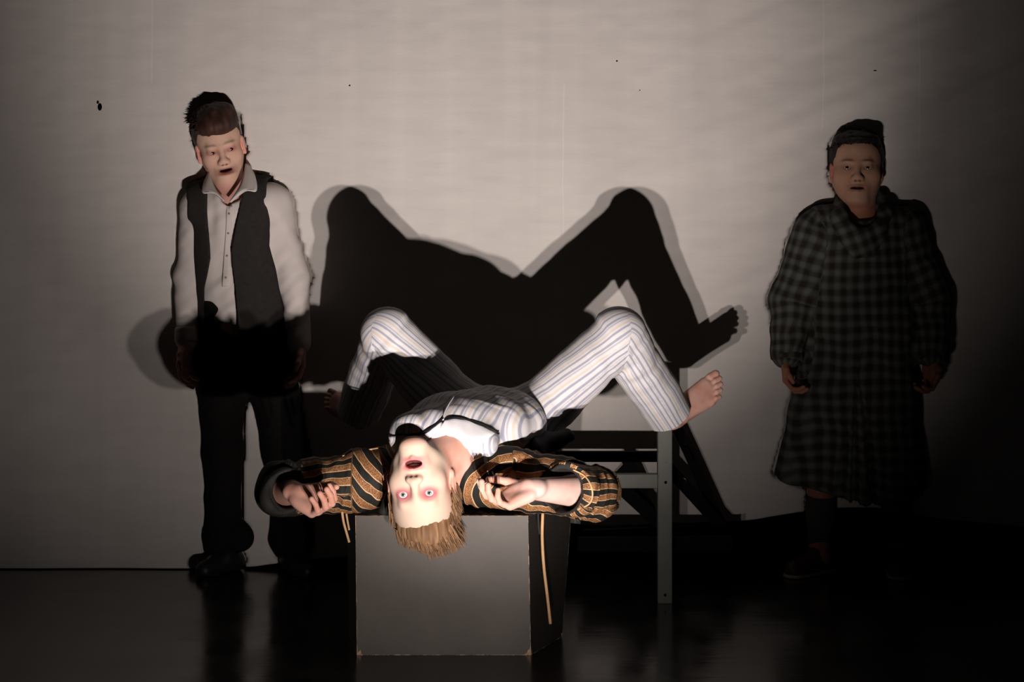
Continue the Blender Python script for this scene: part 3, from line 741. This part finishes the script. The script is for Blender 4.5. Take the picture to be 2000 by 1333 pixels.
    V, Q = S.mesh((-.5, 4.3, .3), (.3, 5.1, .85), .004); N = normals(V, Q)
    ax = unit(W(965, 826, 4.85)-W(868, 868, 4.55)); ax[2] = 0; ax = unit(ax); sd = np.array([ax[1], -ax[0], 0])
    c0 = W(868, 868, 4.55); U = (V-c0)@sd; Vv = (V-c0)@ax
    f1 = noise3(np.c_[U*7, Vv*26, V[:, 2]*4], 21); f2 = noise3(np.c_[(U+Vv)*24, (U-Vv)*6, V[:, 2]*3], 22); f3 = noise3(np.c_[(U-Vv*1.3)*30, (U+Vv)*5, V[:, 2]*3], 27)
    V = V+N*(f1*.0035+f2*.0032+np.maximum(f3, 0)*.004*np.clip(U*5, 0, 1))[:, None]
    sh = mesh_obj('pyjama_shirt', V, Q, 'pyjama_stripes', t, {'u': U*1.15+f1*.004+.01, 'v': Vv})
    # placket and collar flaps lying on the chest, dark piping along their edges
    drop = dropper(V, Q)
    def piping(pix, name='piping', r=.0028, mat='black_piping', par=None, lift=.003):
        pts = [drop(x, y, lift) for x, y in pix]; pts = [p for p in pts if p is not None]
        if len(pts) > 2:
            v, q = tube(spline(pts, 40), r, 8); mesh_obj(name, v, q, mat, par or sh)
    def panel(top, bot, name, mat, n=26, m=10, lift=.005):
        G = []; ta = spline([(x, y, 0) for x, y in top], n)[:, :2]; bb = spline([(x, y, 0) for x, y in bot], n)[:, :2]
        for j in range(m):
            for i in range(n):
                a = j/(m-1); p = ta[i]*(1-a)+bb[i]*a; w = drop(p[0], p[1], lift*(1 if 0 < j < m-1 and 0 < i < n-1 else .5)); G.append(w)
        last = None
        for i in range(len(G)):
            if G[i] is None: G[i] = last if last is not None else G[next(k for k in range(len(G)) if G[k] is not None)]
            last = G[i]
        G = np.array(G); G[:, 2] += .0016*noise3(G*60, 8); Qp = [(j*n+i, j*n+i+1, (j+1)*n+i+1, (j+1)*n+i) for j in range(m-1) for i in range(n-1)]
        o_ = mesh_obj(name, G, Qp, mat, sh); md = o_.modifiers.new('thick', 'SOLIDIFY'); md.thickness = .003; md.offset = 0; return o_
    panel([(866, 822), (890, 818), (925, 824), (968, 846)], [(852, 846), (872, 850), (895, 868), (925, 880)], 'collar', 'white_cotton')
    panel([(756, 852), (790, 850), (825, 848), (862, 824)], [(772, 886), (800, 880), (832, 858), (858, 842)], 'collar', 'white_cotton')
    piping([(752, 851), (775, 849), (800, 850), (822, 846), (845, 834), (864, 818)])
    piping([(862, 828), (874, 820), (897, 818), (920, 826), (945, 836), (972, 848)], r=.0034)
    piping([(756, 842), (772, 834), (800, 829)], r=.0014)
    piping([(893, 768), (880, 786), (868, 806), (864, 822)], r=.0022, mat='white_cotton', name='placket')
    # ---- dressing gown: body under the back, shoulders, sleeves with dark lining
    S = Sdf()
    S.seg(shL+[-.01, .01, -.005], elL+[.0, .02, 0], .078, .072, .03, n=(0, 1, 0), f=1.0)
    S.seg(shR+[.02, .01, -.002], elR+[.01, .0, -.004], .086, .070, .03)
    S.ell(shR+[-.0, .06, .020], (.075, .09, .062), k=.03)
    S.ell(shL+[-.005, .05, .018], (.060, .08, .060), k=.03)
    cuR = W(1108, 958, 4.40); S.seg(elR+[.004, 0, 0], cuR, .066, .070, .02, n=(0, 1, 0), f=.95)
    cuL = W(556, 962, 4.405); S.seg(elL, cuL, .058, .056, .02)
    S.seg(shL+[.05, .03, -.035], shR+[-.05, .03, -.035], .036, .036, .03)      # across the back
    S.ell(W(905, 930, 4.72), (.19, .20, .050), k=.03); S.ell(W(950, 905, 4.85), (.16, .13, .085), k=.03)
    S.seg(W(1040, 880, 4.66), W(1105, 852, 4.72), .05, .024, .03)
    dR = unit(wrR-elR); dL = unit(wrL-elL)
    S.seg(elR+dR*.004, cuR+dR*.2, .050, .066, .008, op='s', n=(0, 1, 0), f=.9, tag='lin'); S.seg(elL+dL*.02, cuL+dL*.2, .042, .052, .004, op='s', tag='lin')
    cutR = (lambda P: np.maximum(-(P-cuR.astype(np.float32))@unit(dR+[0, -.8, .0]).astype(np.float32), np.linalg.norm(P-(cuR+dR*.06).astype(np.float32), axis=1)-.15)); S.add(cutR, .006, 's')
    cutL = (lambda P: np.maximum(-(P-cuL.astype(np.float32))@dL.astype(np.float32), np.linalg.norm(P-(cuL+dL*.08).astype(np.float32), axis=1)-.12)); S.add(cutL, .006, 's')
    S.ell(hd.w((0, 0, 0)), (.105, .13, .15), k=.02, op='s', tag='head')
    V, Q = S.mesh((-.85, 4.2, .2), (.75, 5.1, .85), .0032); N = normals(V, Q)
    lin_shade = np.zeros(len(V))
    for fn, k, op, tag in S.p:
        if tag == 'lin': lin_shade = np.maximum(lin_shade, (np.abs(fn(V.astype(np.float32))) < .009).astype(float))
    chains = [([shL+[.05, .03, 0], elL, cuL], (.078, .072, .058), np.array([0, 1., .3]), 0), ([shR-[.05, -.03, 0], elR+[.02, 0, 0], cuR], (.086, .072, .070), np.array([0, 1., .3]), 1.0)]
    U, Vv, CH, HH = bone_uv(V, chains, .070)
    dl = V-shL; near = np.exp(-(np.linalg.norm(V-(shL+[.01, 0, .01]), axis=1)/.085)**4); U = U+near*0
    near2 = (V[:, 0] < -.20) & (V[:, 0] > W(690, 0, 4.5)[0]); U = np.where(near2, (V[:, 2]-.45)*.72+(V[:, 0]+.36)*.78, U)
    near3 = (V[:, 0] > -.20) & (V[:, 0] < W(1000, 0, 4.5)[0]); q = V-W(1010, 960, 4.5); ang = np.arctan2(q[:, 2]*1.2, -q[:, 0]); U = np.where(near3, np.linalg.norm(q[:, [0, 2]]*[.8, 1.1], axis=1)*.95, U)
    f1 = noise3(np.c_[Vv*30, U*7, CH*0], 31); f2 = noise3(np.c_[Vv*60, U*12, V[:, 1]*6], 32); f3 = noise3(V*14, 33)
    onb = np.clip((V[:, 2]-.36)/.05, 0, 1)
    f4 = noise3(np.c_[Vv*44+U*8, U*10, V[:, 1]*3], 37)
    rdg = 1-2*np.abs(f4)
    V = V+N*((f1*.009+f2*.004+f3*.008+rdg*.005)*(1-lin_shade*.75)*(.3+.7*onb))[:, None]
    U = U+f1*.006+f3*.006+f2*.002
    V = clear_of_box(V)
    lin_shade = np.maximum(lin_shade, ((V[:, 1] > 4.56) & (V[:, 2] < .62)).astype(float)*(np.abs(V[:, 0]+.12) < .3))
    lin_shade = np.maximum(lin_shade, (V[:, 0] < -.553+.012*noise3(V*20, 5)).astype(float))  # left sleeve end coloured as lining, partly standing in for its shadow
    gown = mesh_obj('dressing_gown', V, Q, 'gown_brocade', t, {'u': U, 'lining': lin_shade, 'v': Vv})
    # dark facing beside the jaw, pale cord seams, hanging belt cords
    bg = BVHTree.FromPolygons([Vector(v) for v in V], [tuple(int(i) for i in q) for q in Q])
    v, q = tube(spline([W(748, 1003, 4.45), W(766, 955, 4.44), W(773, 908, 4.42), W(790, 872, 4.375), W(822, 851, 4.375), W(848, 855, 4.41)], 40), np.interp(np.linspace(0, 1, 40), [0, .2, .8, 1], [.014, .014, .012, .004]), 12)
    v = clear_of_box(v+.002*noise3(v*60, 3)[:, None]); mesh_obj('facing', v, q, 'gown_lining', gown)
    def seam(pix, r=.0022):
        pts = []
        for x, y in pix:
            d = Vector(W(x, y, 5)-np.array([0, 0, H])).normalized(); h = bg.ray_cast(Vector((0, 0, H)), d)
            if h[0] is not None: pts.append(np.array(h[0])+np.array(h[1])*.001)
        if len(pts) > 2: v, q = tube(spline(pts, 40), r, 6); mesh_obj('cord_trim', v, q, 'gold_cord', gown)
    seam([(669, 892), (680, 878), (700, 867), (722, 866), (745, 876), (762, 892), (774, 912)])
    seam([(1120, 918), (1142, 930), (1154, 948), (1157, 968), (1150, 985), (1128, 996)], .0024)
    def cord(pts, r=.0040, mat='gold_cord'):
        v, q = tube(spline(pts, 30), r, 8); mesh_obj('belt_cord', v, q, mat, gown)
    cord([W(1060, 1003, 4.46), W(1059, 1050, 4.455), W(1062, 1105, 4.455), W(1069, 1165, 4.46), W(1075, 1219, 4.465)], .0042)
    cord([W(668, 1000, 4.47), W(671, 1020, 4.47), W(677, 1042, 4.47), W(682, 1060, 4.47)], .0034)
    cord([W(676, 1002, 4.50), W(679, 1020, 4.50), W(682, 1036, 4.50)], .0028)
    v, q = tube(spline([W(1051, 1000, 4.47), W(1052, 1025, 4.47), W(1054, 1044, 4.47)], 10), .0035, 8); mesh_obj('belt_cord', v, q, 'gown_lining', gown)
import time; T0 = time.time()
lying_man(); print('man', time.time()-T0)
#==BOYS==
def mesh_points(o):
    a = np.empty(len(o.data.vertices)*3, np.float32); o.data.vertices.foreach_get('co', a); return a.reshape(-1, 3)
def project_uv(V, sc=1.0): return V[:, 0]*sc, V[:, 2]*sc
def shoe(S, heel, toe, r=.036, tag=''):
    h = np.asarray(heel, float); t = np.asarray(toe, float); d = unit(t-h)
    S.seg(h+[0, 0, .030], t+[0, 0, .022], r*.95, r*.82, .02); S.ell(h+d*.03+[0, 0, .055], (.036, .036, .035), k=.03); S.seg(h+d*.05+[0, 0, .045], t-d*.05+[0, 0, .035], r*.8, r*.6, .02)
def boy_in_vest():
    Y = 5.565
    t = thing('person', 'person standing at the left in an open dark waistcoat over a white shirt', 'person', (W(470, 0, Y)[0], Y, 0))
    hd = Head(W(430, 287, Y+.02), (.24, -1, -.30), (-.19, -.28, 1), sc=.955, wide=1.03, mo=.004, eye_h=.0050, jaw=.95, corner=.010, nose=.94, mw=1.22)
    P = lambda x, y, d=0: W(x, y, Y+d)
    S = Sdf(); hd.build(S)
    S.seg(hd.w((0, -.025, -.055)), P(452, 392, .01), .047, .055, .03)
    shA, shB = P(385, 408, .02), P(533, 398, .02); S.seg(shA, shB, .050, .050, .04)
    S.ell(P(460, 470, .02), (.105, .06, .13), k=.03); S.ell(P(468, 640, .03), (.115, .07, .11), k=.03)
    S.seg(P(462, 480, .02), P(468, 640, .03), .085, .095, .03, n=(0, 1, 0), f=.65)
    elA, wrA = P(368, 545, .02), P(364, 668, -.03); elB, wrB = P(573, 540, .02), P(585, 670, -.03)
    S.seg(shA, elA, .042, .034, .03); S.seg(elA, wrA, .034, .022, .02); S.seg(shB, elB, .042, .034, .03); S.seg(elB, wrB, .034, .022, .02)
    hand(S, wrA+[0, 0, -.003], (-.10, -.15, -1), (.9, -.4, 0), (0.2, -1, 0), .90, curl=(22, 28, 20), tcurl=15)
    hand(S, wrB+[0, 0, -.003], (.05, -.15, -1), (-.9, -.4, 0), (-.2, -1, 0), .90, curl=(22, 28, 20), tcurl=15)
    hpA, kA, aA = P(432, 700, .03), P(436, 880, .02), P(440, 1080, .04); hpB, kB, aB = P(527, 700, .03), P(556, 885, .02), P(568, 1080, .04)
    for a, b, c in ((hpA, kA, aA), (hpB, kB, aB)): S.seg(a, b, .075, .052, .03); S.seg(b, c, .05, .035, .02)
    S.seg(aA, aA+[-.03, -.05, -.03], .035, .03, .02); S.seg(aB, aB+[.03, -.05, -.03], .035, .03, .02)
    V, Q = S.mesh((-1.3, 5.1, -.02), (-.5, 5.85, 1.62), .003)
    o = dict(ear=(.70, .30, .24), cheek=(.72, .40, .32), cheek_k=.4, ring=(.50, .14, .13), ring_k=.75, ring_h=.011, lid=(.25, .13, .10), lid_k=.5, brow=(.16, .085, .06), brow_k=.75, lip=(.20, .05, .05))
    C = hd.tint(V, (.70, .44, .325), o); C += (.03*noise3(V*40, 2))[:, None]
    L = hd.loc(V); nk = np.clip((-.10-L[:, 2])/.02, 0, 1)[:, None]; C = C*(1-nk)+np.array((.64, .33, .27))*nk
    mesh_obj('body', V, Q, 'skin_dull', t, {'tint': np.clip(C, 0, 1)})
    hd.extras(t, 'eye_brown', gaze=(-.30, 1, .05), teeth=False)
    def shape(S, h):
        z = h.sc
        S.ell(h.w((0, -.026, .050)), np.array([.083, .101, .089])*z, h.R, k=.01)
        S.ell(h.w((-.012, .012, .108)), np.array([.068, .075, .044])*z, h.R, k=.03)
        S.ell(h.w((.0, .050, .086)), np.array([.064, .046, .034])*z, h.R, k=.02)
        S.ell(h.w((0, .112, -.010)), np.array([.067, .066, .070])*z, h.R, k=.008, op='s')
        S.ell(h.w((0, .03, -.085)), np.array([.11, .09, .080])*z, h.R, k=.01, op='s')
        for q in (1, -1): S.ell(h.w((q*.084, -.006, -.012)), np.array([.02, .020, .030])*z, h.R, k=.006, op='s')
    hair = hair_cap(hd, t, 'hair_brown', shape, 21, .0028, (50, 30, 22), .004)
    rnd = random.Random(8); roots, dirs, lens = [], [], []
    for i in range(1400):
        a = rnd.uniform(0, 2*math.pi); b = rnd.uniform(.1, 1.25); n = np.array([math.sin(b)*math.cos(a), math.sin(b)*math.sin(a), math.cos(b)])
        if n[1] < -.3: continue
        p = np.array([-.004, -.018, .052])+n*np.array([.077, .093, .090])
        if p[1] > .045 and p[2] < .070: continue
        if p[1] > -.01 and p[2] < .03: continue
        roots.append(hd.w(p)); dirs.append(hd.R@(n*.5+np.array([.5, .9, -.15])*.8)); lens.append(rnd.uniform(.015, .034))
    V, Qh, sh = locks(hd, roots, dirs, lens, .0017, 4, gravity=(0, 0, -.3), curl=.4)
    mesh_obj('hair_strands', V, Qh, 'hair_brown', hair, {'shade': sh})
    # shirt
    S = Sdf()
    S.seg(shA+[.02, 0, 0], shB+[-.02, 0, 0], .060, .060, .05)
    S.seg(P(458, 430, .02), P(466, 590, .02), .132, .118, .05, n=(0, 1, 0), f=.68)
    S.seg(shA, elA, .052, .043, .04); S.seg(elA, wrA, .043, .035, .02); S.seg(shB, elB, .058, .050, .04); S.seg(elB, wrB, .050, .036, .02)
    S.ell(P(455, 352, -.07), (.048, .10, .070), k=.01, op='s')
    S.poly([P(*p)[[0, 2]] for p in ((416, 345), (488, 328), (484, 360), (466, 392), (452, 402), (440, 396), (424, 374))], Y-.01, k=.006, op='s')
    V, Q = S.mesh((-1.3, 5.1, .5), (-.5, 5.85, 1.4), .0035); N = normals(V, Q)
    _, Vv, CH, HH = bone_uv(V, [([shA, elA, wrA], (.056, .05, .037), np.array([0, 1., 0]), 0), ([shB, elB, wrB], (.06, .056, .038), np.array([0, 1., 0]), 0), ([P(458, 400, .02), P(466, 590, .02)], (.11, .10), np.array([0, 1., 0]), 0)])
    arm = (CH < 20); V = V+N*(.0050*noise3(np.c_[V[:, 0]*16, V[:, 1]*8, V[:, 2]*30-V[:, 0]*20], 2)+.0045*noise3(np.c_[V[:, 0]*34, V[:, 1]*6, V[:, 2]*6], 3)*(~arm)+arm*.004*noise3(np.c_[V[:, 0]*10, V[:, 1]*10, V[:, 2]*22+V[:, 0]*26], 5))[:, None]
    sh = mesh_obj('shirt', V, Q, 'shirt_cotton', t)
    drop = dropper(V, Q)
    def flap(A_, B_, n=22, m=7):
        a_ = spline([P(*p) for p in A_], n); b_ = spline([P(*p) for p in B_], n); G = []
        for k in range(m):
            s_ = k/(m-1); r_ = a_*(1-s_)+b_*s_; r_[:, 1] -= .006*math.sin(math.pi*min(1, s_*1.2)); G.append(r_)
        G = np.concatenate(G); Qp = [(k*n+i, k*n+i+1, (k+1)*n+i+1, (k+1)*n+i) for k in range(m-1) for i in range(n-1)]
        o_ = mesh_obj('collar', G, Qp, 'shirt_cotton', sh); md = o_.modifiers.new('thick', 'SOLIDIFY'); md.thickness = .004; md.offset = 0
    flap([(411, 335, -.005), (414, 352, -.045), (424, 374, -.078), (438, 392, -.088)], [(406, 340, -.005), (397, 360, -.045), (396, 377, -.080), (416, 377, -.092), (439, 394, -.092)])
    flap([(480, 320, .01), (475, 342, -.035), (466, 368, -.075), (449, 394, -.088)], [(487, 322, .01), (499, 346, -.035), (501, 373, -.080), (480, 373, -.090), (451, 396, -.092)])
    strip_mesh(drop, [(443, 402), (441, 450), (437, 510), (434, 560)], [(454, 402), (452, 450), (449, 510), (446, 560)], 'placket', 'shirt_cotton', sh, lift=.002, rough=.0005)
    for yy in (418, 456, 500, 543):
        a = drop(449-(yy-400)*.05, yy, .001)
        if a is not None: v, q = tube([a, a-[0, .004, 0]], .0038, 10); mesh_obj('button', v, q, 'pale_sole', sh)
    for wr, el in ((wrA, elA), (wrB, elB)):
        d = unit(wr-el); v, q = tube(spline([wr-d*.045, wr-d*.02, wr+d*.004], 8), [.037, .0395, .0385, .039, .039, .0385, .038, .036], 20); mesh_obj('cuff', v, q, 'shirt_cotton', sh)
    # trousers
    S = Sdf()
    S.seg(P(440, 600, .03), P(500, 600, .03), .085, .085, .05, n=(0, 1, 0), f=.95); S.seg(P(438, 690, .03), P(512, 690, .03), .098, .098, .05, n=(0, 1, 0), f=.9)
    S.seg(hpA, kA, .088, .060, .05); S.seg(kA, aA+[0, 0, .02], .060, .056, .03); S.seg(hpB, kB, .088, .064, .05); S.seg(kB, aB+[0, 0, .02], .064, .060, .03)
    S.seg(P(433, 1042, .02), P(468, 1052, .0), .050, .050, .03); S.seg(P(566, 1050, .02), P(575, 1052, .0), .052, .050, .03)
    S.plane((0, 0, .045), (0, 0, -1)); S.plane(P(0, 562), (0, 0, 1))
    V, Q = S.mesh((-1.3, 5.1, .0), (-.5, 5.85, 1.2), .004); N = normals(V, Q)
    lo = np.clip((.45-V[:, 2])/.3, 0, 1); V = V+N*(.004*noise3(V*np.array([9, 9, 22]), 6)+lo*.008*noise3(V*np.array([8, 8, 20]), 7))[:, None]
    mesh_obj('trousers', V, Q, 'trouser_wool', t)
    # waistcoat hanging open
    S = Sdf()
    S.seg(P(388, 396, .02), P(532, 386, .02), .066, .066, .05)
    S.seg(P(458, 430, .02), P(476, 640, .02), .148, .150, .05, n=(0, 1, 0), f=.74)
    pp = lambda L: [P(*p)[[0, 2]] for p in L]
    S.poly(pp([(404, 350), (409, 385), (412, 440), (416, 480), (417, 505), (410, 540), (404, 562), (402, 700), (478, 700), (472, 620), (467, 560), (461, 515), (460, 486), (467, 450), (475, 410), (481, 375), (483, 330)]), Y+.03, k=.004, op='s')
    S.poly(pp([(300, 300), (367, 372), (373, 396), (368, 430), (368, 480), (372, 540), (376, 700), (300, 700)]), None, k=.006, op='s')
    S.poly(pp([(640, 300), (521, 350), (528, 395), (531, 440), (529, 480), (540, 520), (553, 590), (572, 640), (578, 700), (640, 700)]), None, k=.006, op='s')
    S.ell(P(452, 345, 0), (.070, .13, .065), k=.01, op='s')
    S.plane(P(0, 668), (0, 0, -1))
    V, Q = S.mesh((-1.3, 5.1, .5), (-.5, 5.85, 1.4), .0035); N = normals(V, Q)
    V = V+N*(.003*noise3(V*np.array([10, 8, 9]), 12)+.004*noise3(V*np.array([26, 8, 3]), 13)*np.clip((1.2-V[:, 2])*3, 0, 1))[:, None]
    mesh_obj('waistcoat', V, Q, 'vest_wool', t)
    # shoes
    S = Sdf(); shoe(S, P(458, 1110, .03)*[1, 1, 0], P(400, 1115, -.07)*[1, 1, 0]); S.plane((0, 0, .004), (0, 0, -1)); V, Q = S.mesh((-1.3, 5.1, -.02), (-.5, 5.85, .3), .004); mesh_obj('shoe', V, Q, 'black_leather', t)
    S = Sdf(); shoe(S, P(566, 1110, .03)*[1, 1, 0], P(600, 1115, -.09)*[1, 1, 0]); S.plane((0, 0, .004), (0, 0, -1)); V, Q = S.mesh((-1.3, 5.1, -.02), (-.4, 5.85, .3), .004); mesh_obj('shoe', V, Q, 'black_leather', t)

def boy_in_nightshirt():
    Y = 5.555
    t = thing('person', 'person standing at the right in a long dark checked flannel robe, socks and brown shoes', 'person', (W(1675, 0, Y)[0], Y, 0))
    hd = Head(W(1673, 331, Y+.02), (-.16, -1, .12), (.02, .03, 1), sc=.96, wide=1.10, mo=.003, eye_h=.0058, jaw=1.08, corner=.002, nose=.95, mw=1.15)
    P = lambda x, y, d=0: W(x, y, Y+d)
    S = Sdf(); hd.build(S)
    S.seg(hd.w((0, -.025, -.055)), P(1680, 440, .01), .056, .065, .03)
    shA, shB = P(1590, 465, .02), P(1770, 462, .02); S.seg(shA, shB, .055, .055, .04)
    S.ell(P(1680, 540, .02), (.13, .07, .15), k=.03); S.ell(P(1682, 700, .03), (.13, .08, .12), k=.03); S.seg(P(1680, 540, .02), P(1682, 700, .03), .11, .11, .03, n=(0, 1, 0), f=.7)
    elA, wrA = P(1546, 590, .02), P(1537, 700, -.03); elB, wrB = P(1815, 590, .02), P(1820, 700, -.03)
    for a, b, c in ((shA, elA, wrA), (shB, elB, wrB)): S.seg(a, b, .046, .038, .03); S.seg(b, c, .038, .026, .02)
    hand(S, wrA+[0, 0, -.002], (.03, -.2, -1), (.85, -.5, 0), (.4, -1, 0), .86, curl=(38, 45, 30), tcurl=30, spread=2)
    hand(S, wrB+[0, 0, -.002], (-.06, -.2, -1), (-.85, -.5, 0), (-.4, -1, 0), .86, curl=(38, 45, 30), tcurl=30, spread=2)
    hpA, kA, aA = P(1640, 760, .03), P(1605, 930, .02), P(1600, 1062, .03); hpB, kB, aB = P(1722, 760, .03), P(1752, 940, .02), P(1752, 1068, .03)
    for a, b, c in ((hpA, kA, aA), (hpB, kB, aB)): S.seg(a, b, .075, .05, .03); S.seg(b, c, .048, .033, .02); S.seg(c, c*[1, 1, 0]+[0, -.04, .05], .034, .03, .02)
    V, Q = S.mesh((.7, 5.1, -.02), (1.60, 5.85, 1.5), .003)
    o = dict(ear=(.42, .12, .10), cheek=(.44, .22, .15), cheek_k=.3, ring=(.26, .13, .09), ring_k=.55, ring_h=.014, lid=(.10, .05, .035), lid_k=.5, brow=(.045, .025, .018), brow_k=.85, lip=(.30, .13, .10))
    C = hd.tint(V, (.45, .255, .17), o); C += (.02*noise3(V*40, 2))[:, None]
    L = hd.loc(V); nk = np.clip((-.11-L[:, 2])/.02, 0, 1)[:, None]; C = C*(1-nk)+np.array((.36, .15, .09))*nk
    mesh_obj('body', V, Q, 'skin_dull', t, {'tint': np.clip(C, 0, 1)})
    hd.extras(t, 'eye_brown', gaze=(.05, 1, .12))
    def shape(S, h):
        z = h.sc; w = h.wide
        S.ell(h.w((0, -.026, .046)), np.array([.083*w, .101, .087])*z, h.R, k=.01)
        S.ell(h.w((.0, .020, .102)), np.array([.066*w, .07, .018])*z, h.R, k=.03)
        S.ell(h.w((0, .112, -.010)), np.array([.065*w, .066, .071])*z, h.R, k=.008, op='s')
        S.ell(h.w((0, .03, -.090)), np.array([.11*w, .09, .080])*z, h.R, k=.01, op='s')
        for q in (1, -1): S.ell(h.w((q*.084, -.006, -.014)), np.array([.02, .020, .030])*z, h.R, k=.006, op='s')
    hair = hair_cap(hd, t, 'hair_black', shape, 31, .0028, (50, 50, 16), .003)
    rnd = random.Random(18); roots, dirs, lens = [], [], []
    for i in range(900):
        a = rnd.uniform(0, 2*math.pi); b = rnd.uniform(.1, 1.25); n = np.array([math.sin(b)*math.cos(a), math.sin(b)*math.sin(a), math.cos(b)])
        p = np.array([0, -.020, .046])+n*np.array([.077, .093, .083])
        if p[1] > .045 and p[2] < .08: continue
        if p[1] > -.01 and p[2] < .03: continue
        roots.append(hd.w(p)); dirs.append(hd.R@(n*.35+np.array([.25, .9, -.1])*.9)); lens.append(rnd.uniform(.012, .026))
    V, Qh, sh = locks(hd, roots, dirs, lens, .0016, 4, gravity=(0, 0, -.5), curl=.3)
    mesh_obj('hair_strands', V, Qh, 'hair_black', hair, {'shade': sh})
    # checked robe
    S = Sdf()
    S.seg(P(1600, 450, .02), P(1762, 450, .02), .070, .072, .05)
    S.seg(P(1676, 500, .02), P(1680, 640, .02), .170, .175, .06, n=(0, 1, 0), f=.72)
    S.seg(P(1680, 640, .02), P(1657, 1010, .02), .172, .262, .05, n=(0, 1, 0), f=.62)
    S.seg(shA, elA, .074, .070, .04); S.seg(elA, wrA+[0, 0, .012], .070, .050, .02); S.seg(shB, elB, .074, .070, .04); S.seg(elB, wrB+[0, 0, .012], .070, .052, .02)
    S.poly([P(*p)[[0, 2]] for p in ((1480, 915), (1512, 926), (1560, 948), (1640, 968), (1740, 976), (1790, 962), (1805, 944), (1860, 930), (1860, 1200), (1480, 1200))], None, k=.006, op='s')
    S.seg(P(1657, 900, .02), P(1657, 1100, .02), .20, .28, .01, n=(0, 1, 0), f=.60, op='s')
    S.ell(P(1680, 400, -.06), (.066, .10, .052), k=.015, op='s')
    V, Q = S.mesh((.7, 5.1, .1), (1.60, 5.90, 1.4), .004); N = normals(V, Q)
    chains = [([shA, elA, wrA], (.074, .07, .05), np.array([0, -1., 0]), 0.05), ([shB, elB, wrB], (.074, .07, .05), np.array([0, -1., 0]), 0.05), ([P(1680, 420, .02), P(1670, 980, .02)], (.13, .15), np.array([0, -1., 0]), 0)]
    U, Vv, CH, HH = bone_uv(V, chains, .075); body = CH == 20
    U = np.where(body, V[:, 0]+.1*(V[:, 2]-.7)*(V[:, 0]-1.13)*3, U); Vv = np.where(body, V[:, 2], Vv)
    below = np.clip((.85-V[:, 2])/.5, 0, 1); a = np.arctan2(V[:, 0]-1.10, 5.46-V[:, 1])
    d = body*below*.013*noise3(np.c_[a*6.5, V[:, 2]*.8, V[:, 0]*0], 41)+.006*noise3(np.c_[V[:, 0]*13, V[:, 1]*8, V[:, 2]*15+V[:, 0]*9], 42)+(~body)*.006*noise3(np.c_[V[:, 0]*8, V[:, 1]*8, V[:, 2]*26-V[:, 0]*14], 43)
    V = V+N*d[:, None]
    robe = mesh_obj('checked_robe', V, Q, 'plaid_flannel', t, {'u': U+d, 'v': Vv+d})
    # loose cowl collar: soft rolls round the neck
    S = Sdf()
    ring = [P(1642, 398, .02), P(1640, 425, -.05), P(1652, 452, -.09), P(1685, 470, -.105), P(1716, 450, -.085), P(1728, 420, -.04), P(1722, 388, .03), P(1685, 385, .07), P(1642, 398, .02)]
    rr = [.020, .022, .024, .024, .022, .020, .018, .018, .020]
    for i in range(8): S.seg(ring[i], ring[i+1], rr[i], rr[i+1], .02, n=(0, 0, 1), f=1.3)
    S.seg(P(1628, 430, -.03), P(1672, 492, -.098), .022, .020, .03); S.seg(P(1738, 430, -.02), P(1700, 492, -.098), .022, .020, .03)
    V, Q = S.mesh((.85, 5.2, .95), (1.45, 5.75, 1.4), .0035); N = normals(V, Q); V = V+N*(.005*noise3(V*np.array([22, 14, 22]), 51))[:, None]
    mesh_obj('collar', V, Q, 'plaid_flannel', robe, {'u': V[:, 0]+V[:, 2]*.4, 'v': V[:, 2]-V[:, 0]*.4})
    for wr, el, x in ((wrA, elA, 0), (wrB, elB, 1)):
        d_ = unit(wr-el); p = [wr-d_*.030, wr-d_*.028, wr-d_*.004, wr+d_*.006, wr+d_*.004, wr-d_*.01]; v, q = tube(p, [.046, .0535, .0545, .052, .044, .040], 24, False)
        v = v+.003*noise3(v*25, 3)[:, None]; mesh_obj('cuff', v, q, 'plaid_flannel', robe, {'u': v[:, 0], 'v': v[:, 2]})
    for k_, a_ in ((kA, aA), (kB, aB)):
        k2 = k_+(a_-k_)*.30; p = spline([k2, k2+(a_-k2)*.3, k2+(a_-k2)*.7, a_+[0, 0, -.02]], 14); r = np.interp(np.linspace(0, 1, 14), [0, .06, .35, .8, 1], [.050, .048, .050, .040, .040])
        v, q = tube(p, r, 24); v = v+.0015*noise3(v*np.array([30, 30, 60]), 3)[:, None]; mesh_obj('sock', v, q, 'grey_sock', t)
    for heel, toe in ((P(1612, 1095, .03), P(1552, 1104, -.075)), (P(1752, 1100, .04), P(1756, 1108, -.10))):
        h = heel*[1, 1, 0]; e = toe*[1, 1, 0]
        S = Sdf(); shoe(S, h, e, .040); S.plane((0, 0, .012), (0, 0, -1)); V, Q = S.mesh((.7, 5.1, -.02), (1.60, 5.85, .3), .004); sh = mesh_obj('shoe', V, Q, 'brown_leather', t)
        S = Sdf(); S.seg(h+[0, 0, .006], e+[0, 0, .006], .042, .037, .01); S.plane((0, 0, .002), (0, 0, -1)); S.plane((0, 0, .013), (0, 0, 1)); V, Q = S.mesh((.7, 5.1, -.02), (1.60, 5.85, .3), .003); mesh_obj('sole', V, Q, 'pale_sole', sh)
boy_in_vest(); boy_in_nightshirt()
curtain([mesh_points(c) for r in bpy.data.objects if r.parent is None and r.get('category') == 'person' and abs(r.location.x) > .5 for c in r.children_recursive if c.type == 'MESH' and c.name.split('.')[0] not in ('eyeball',)])
print('all', time.time()-T0)
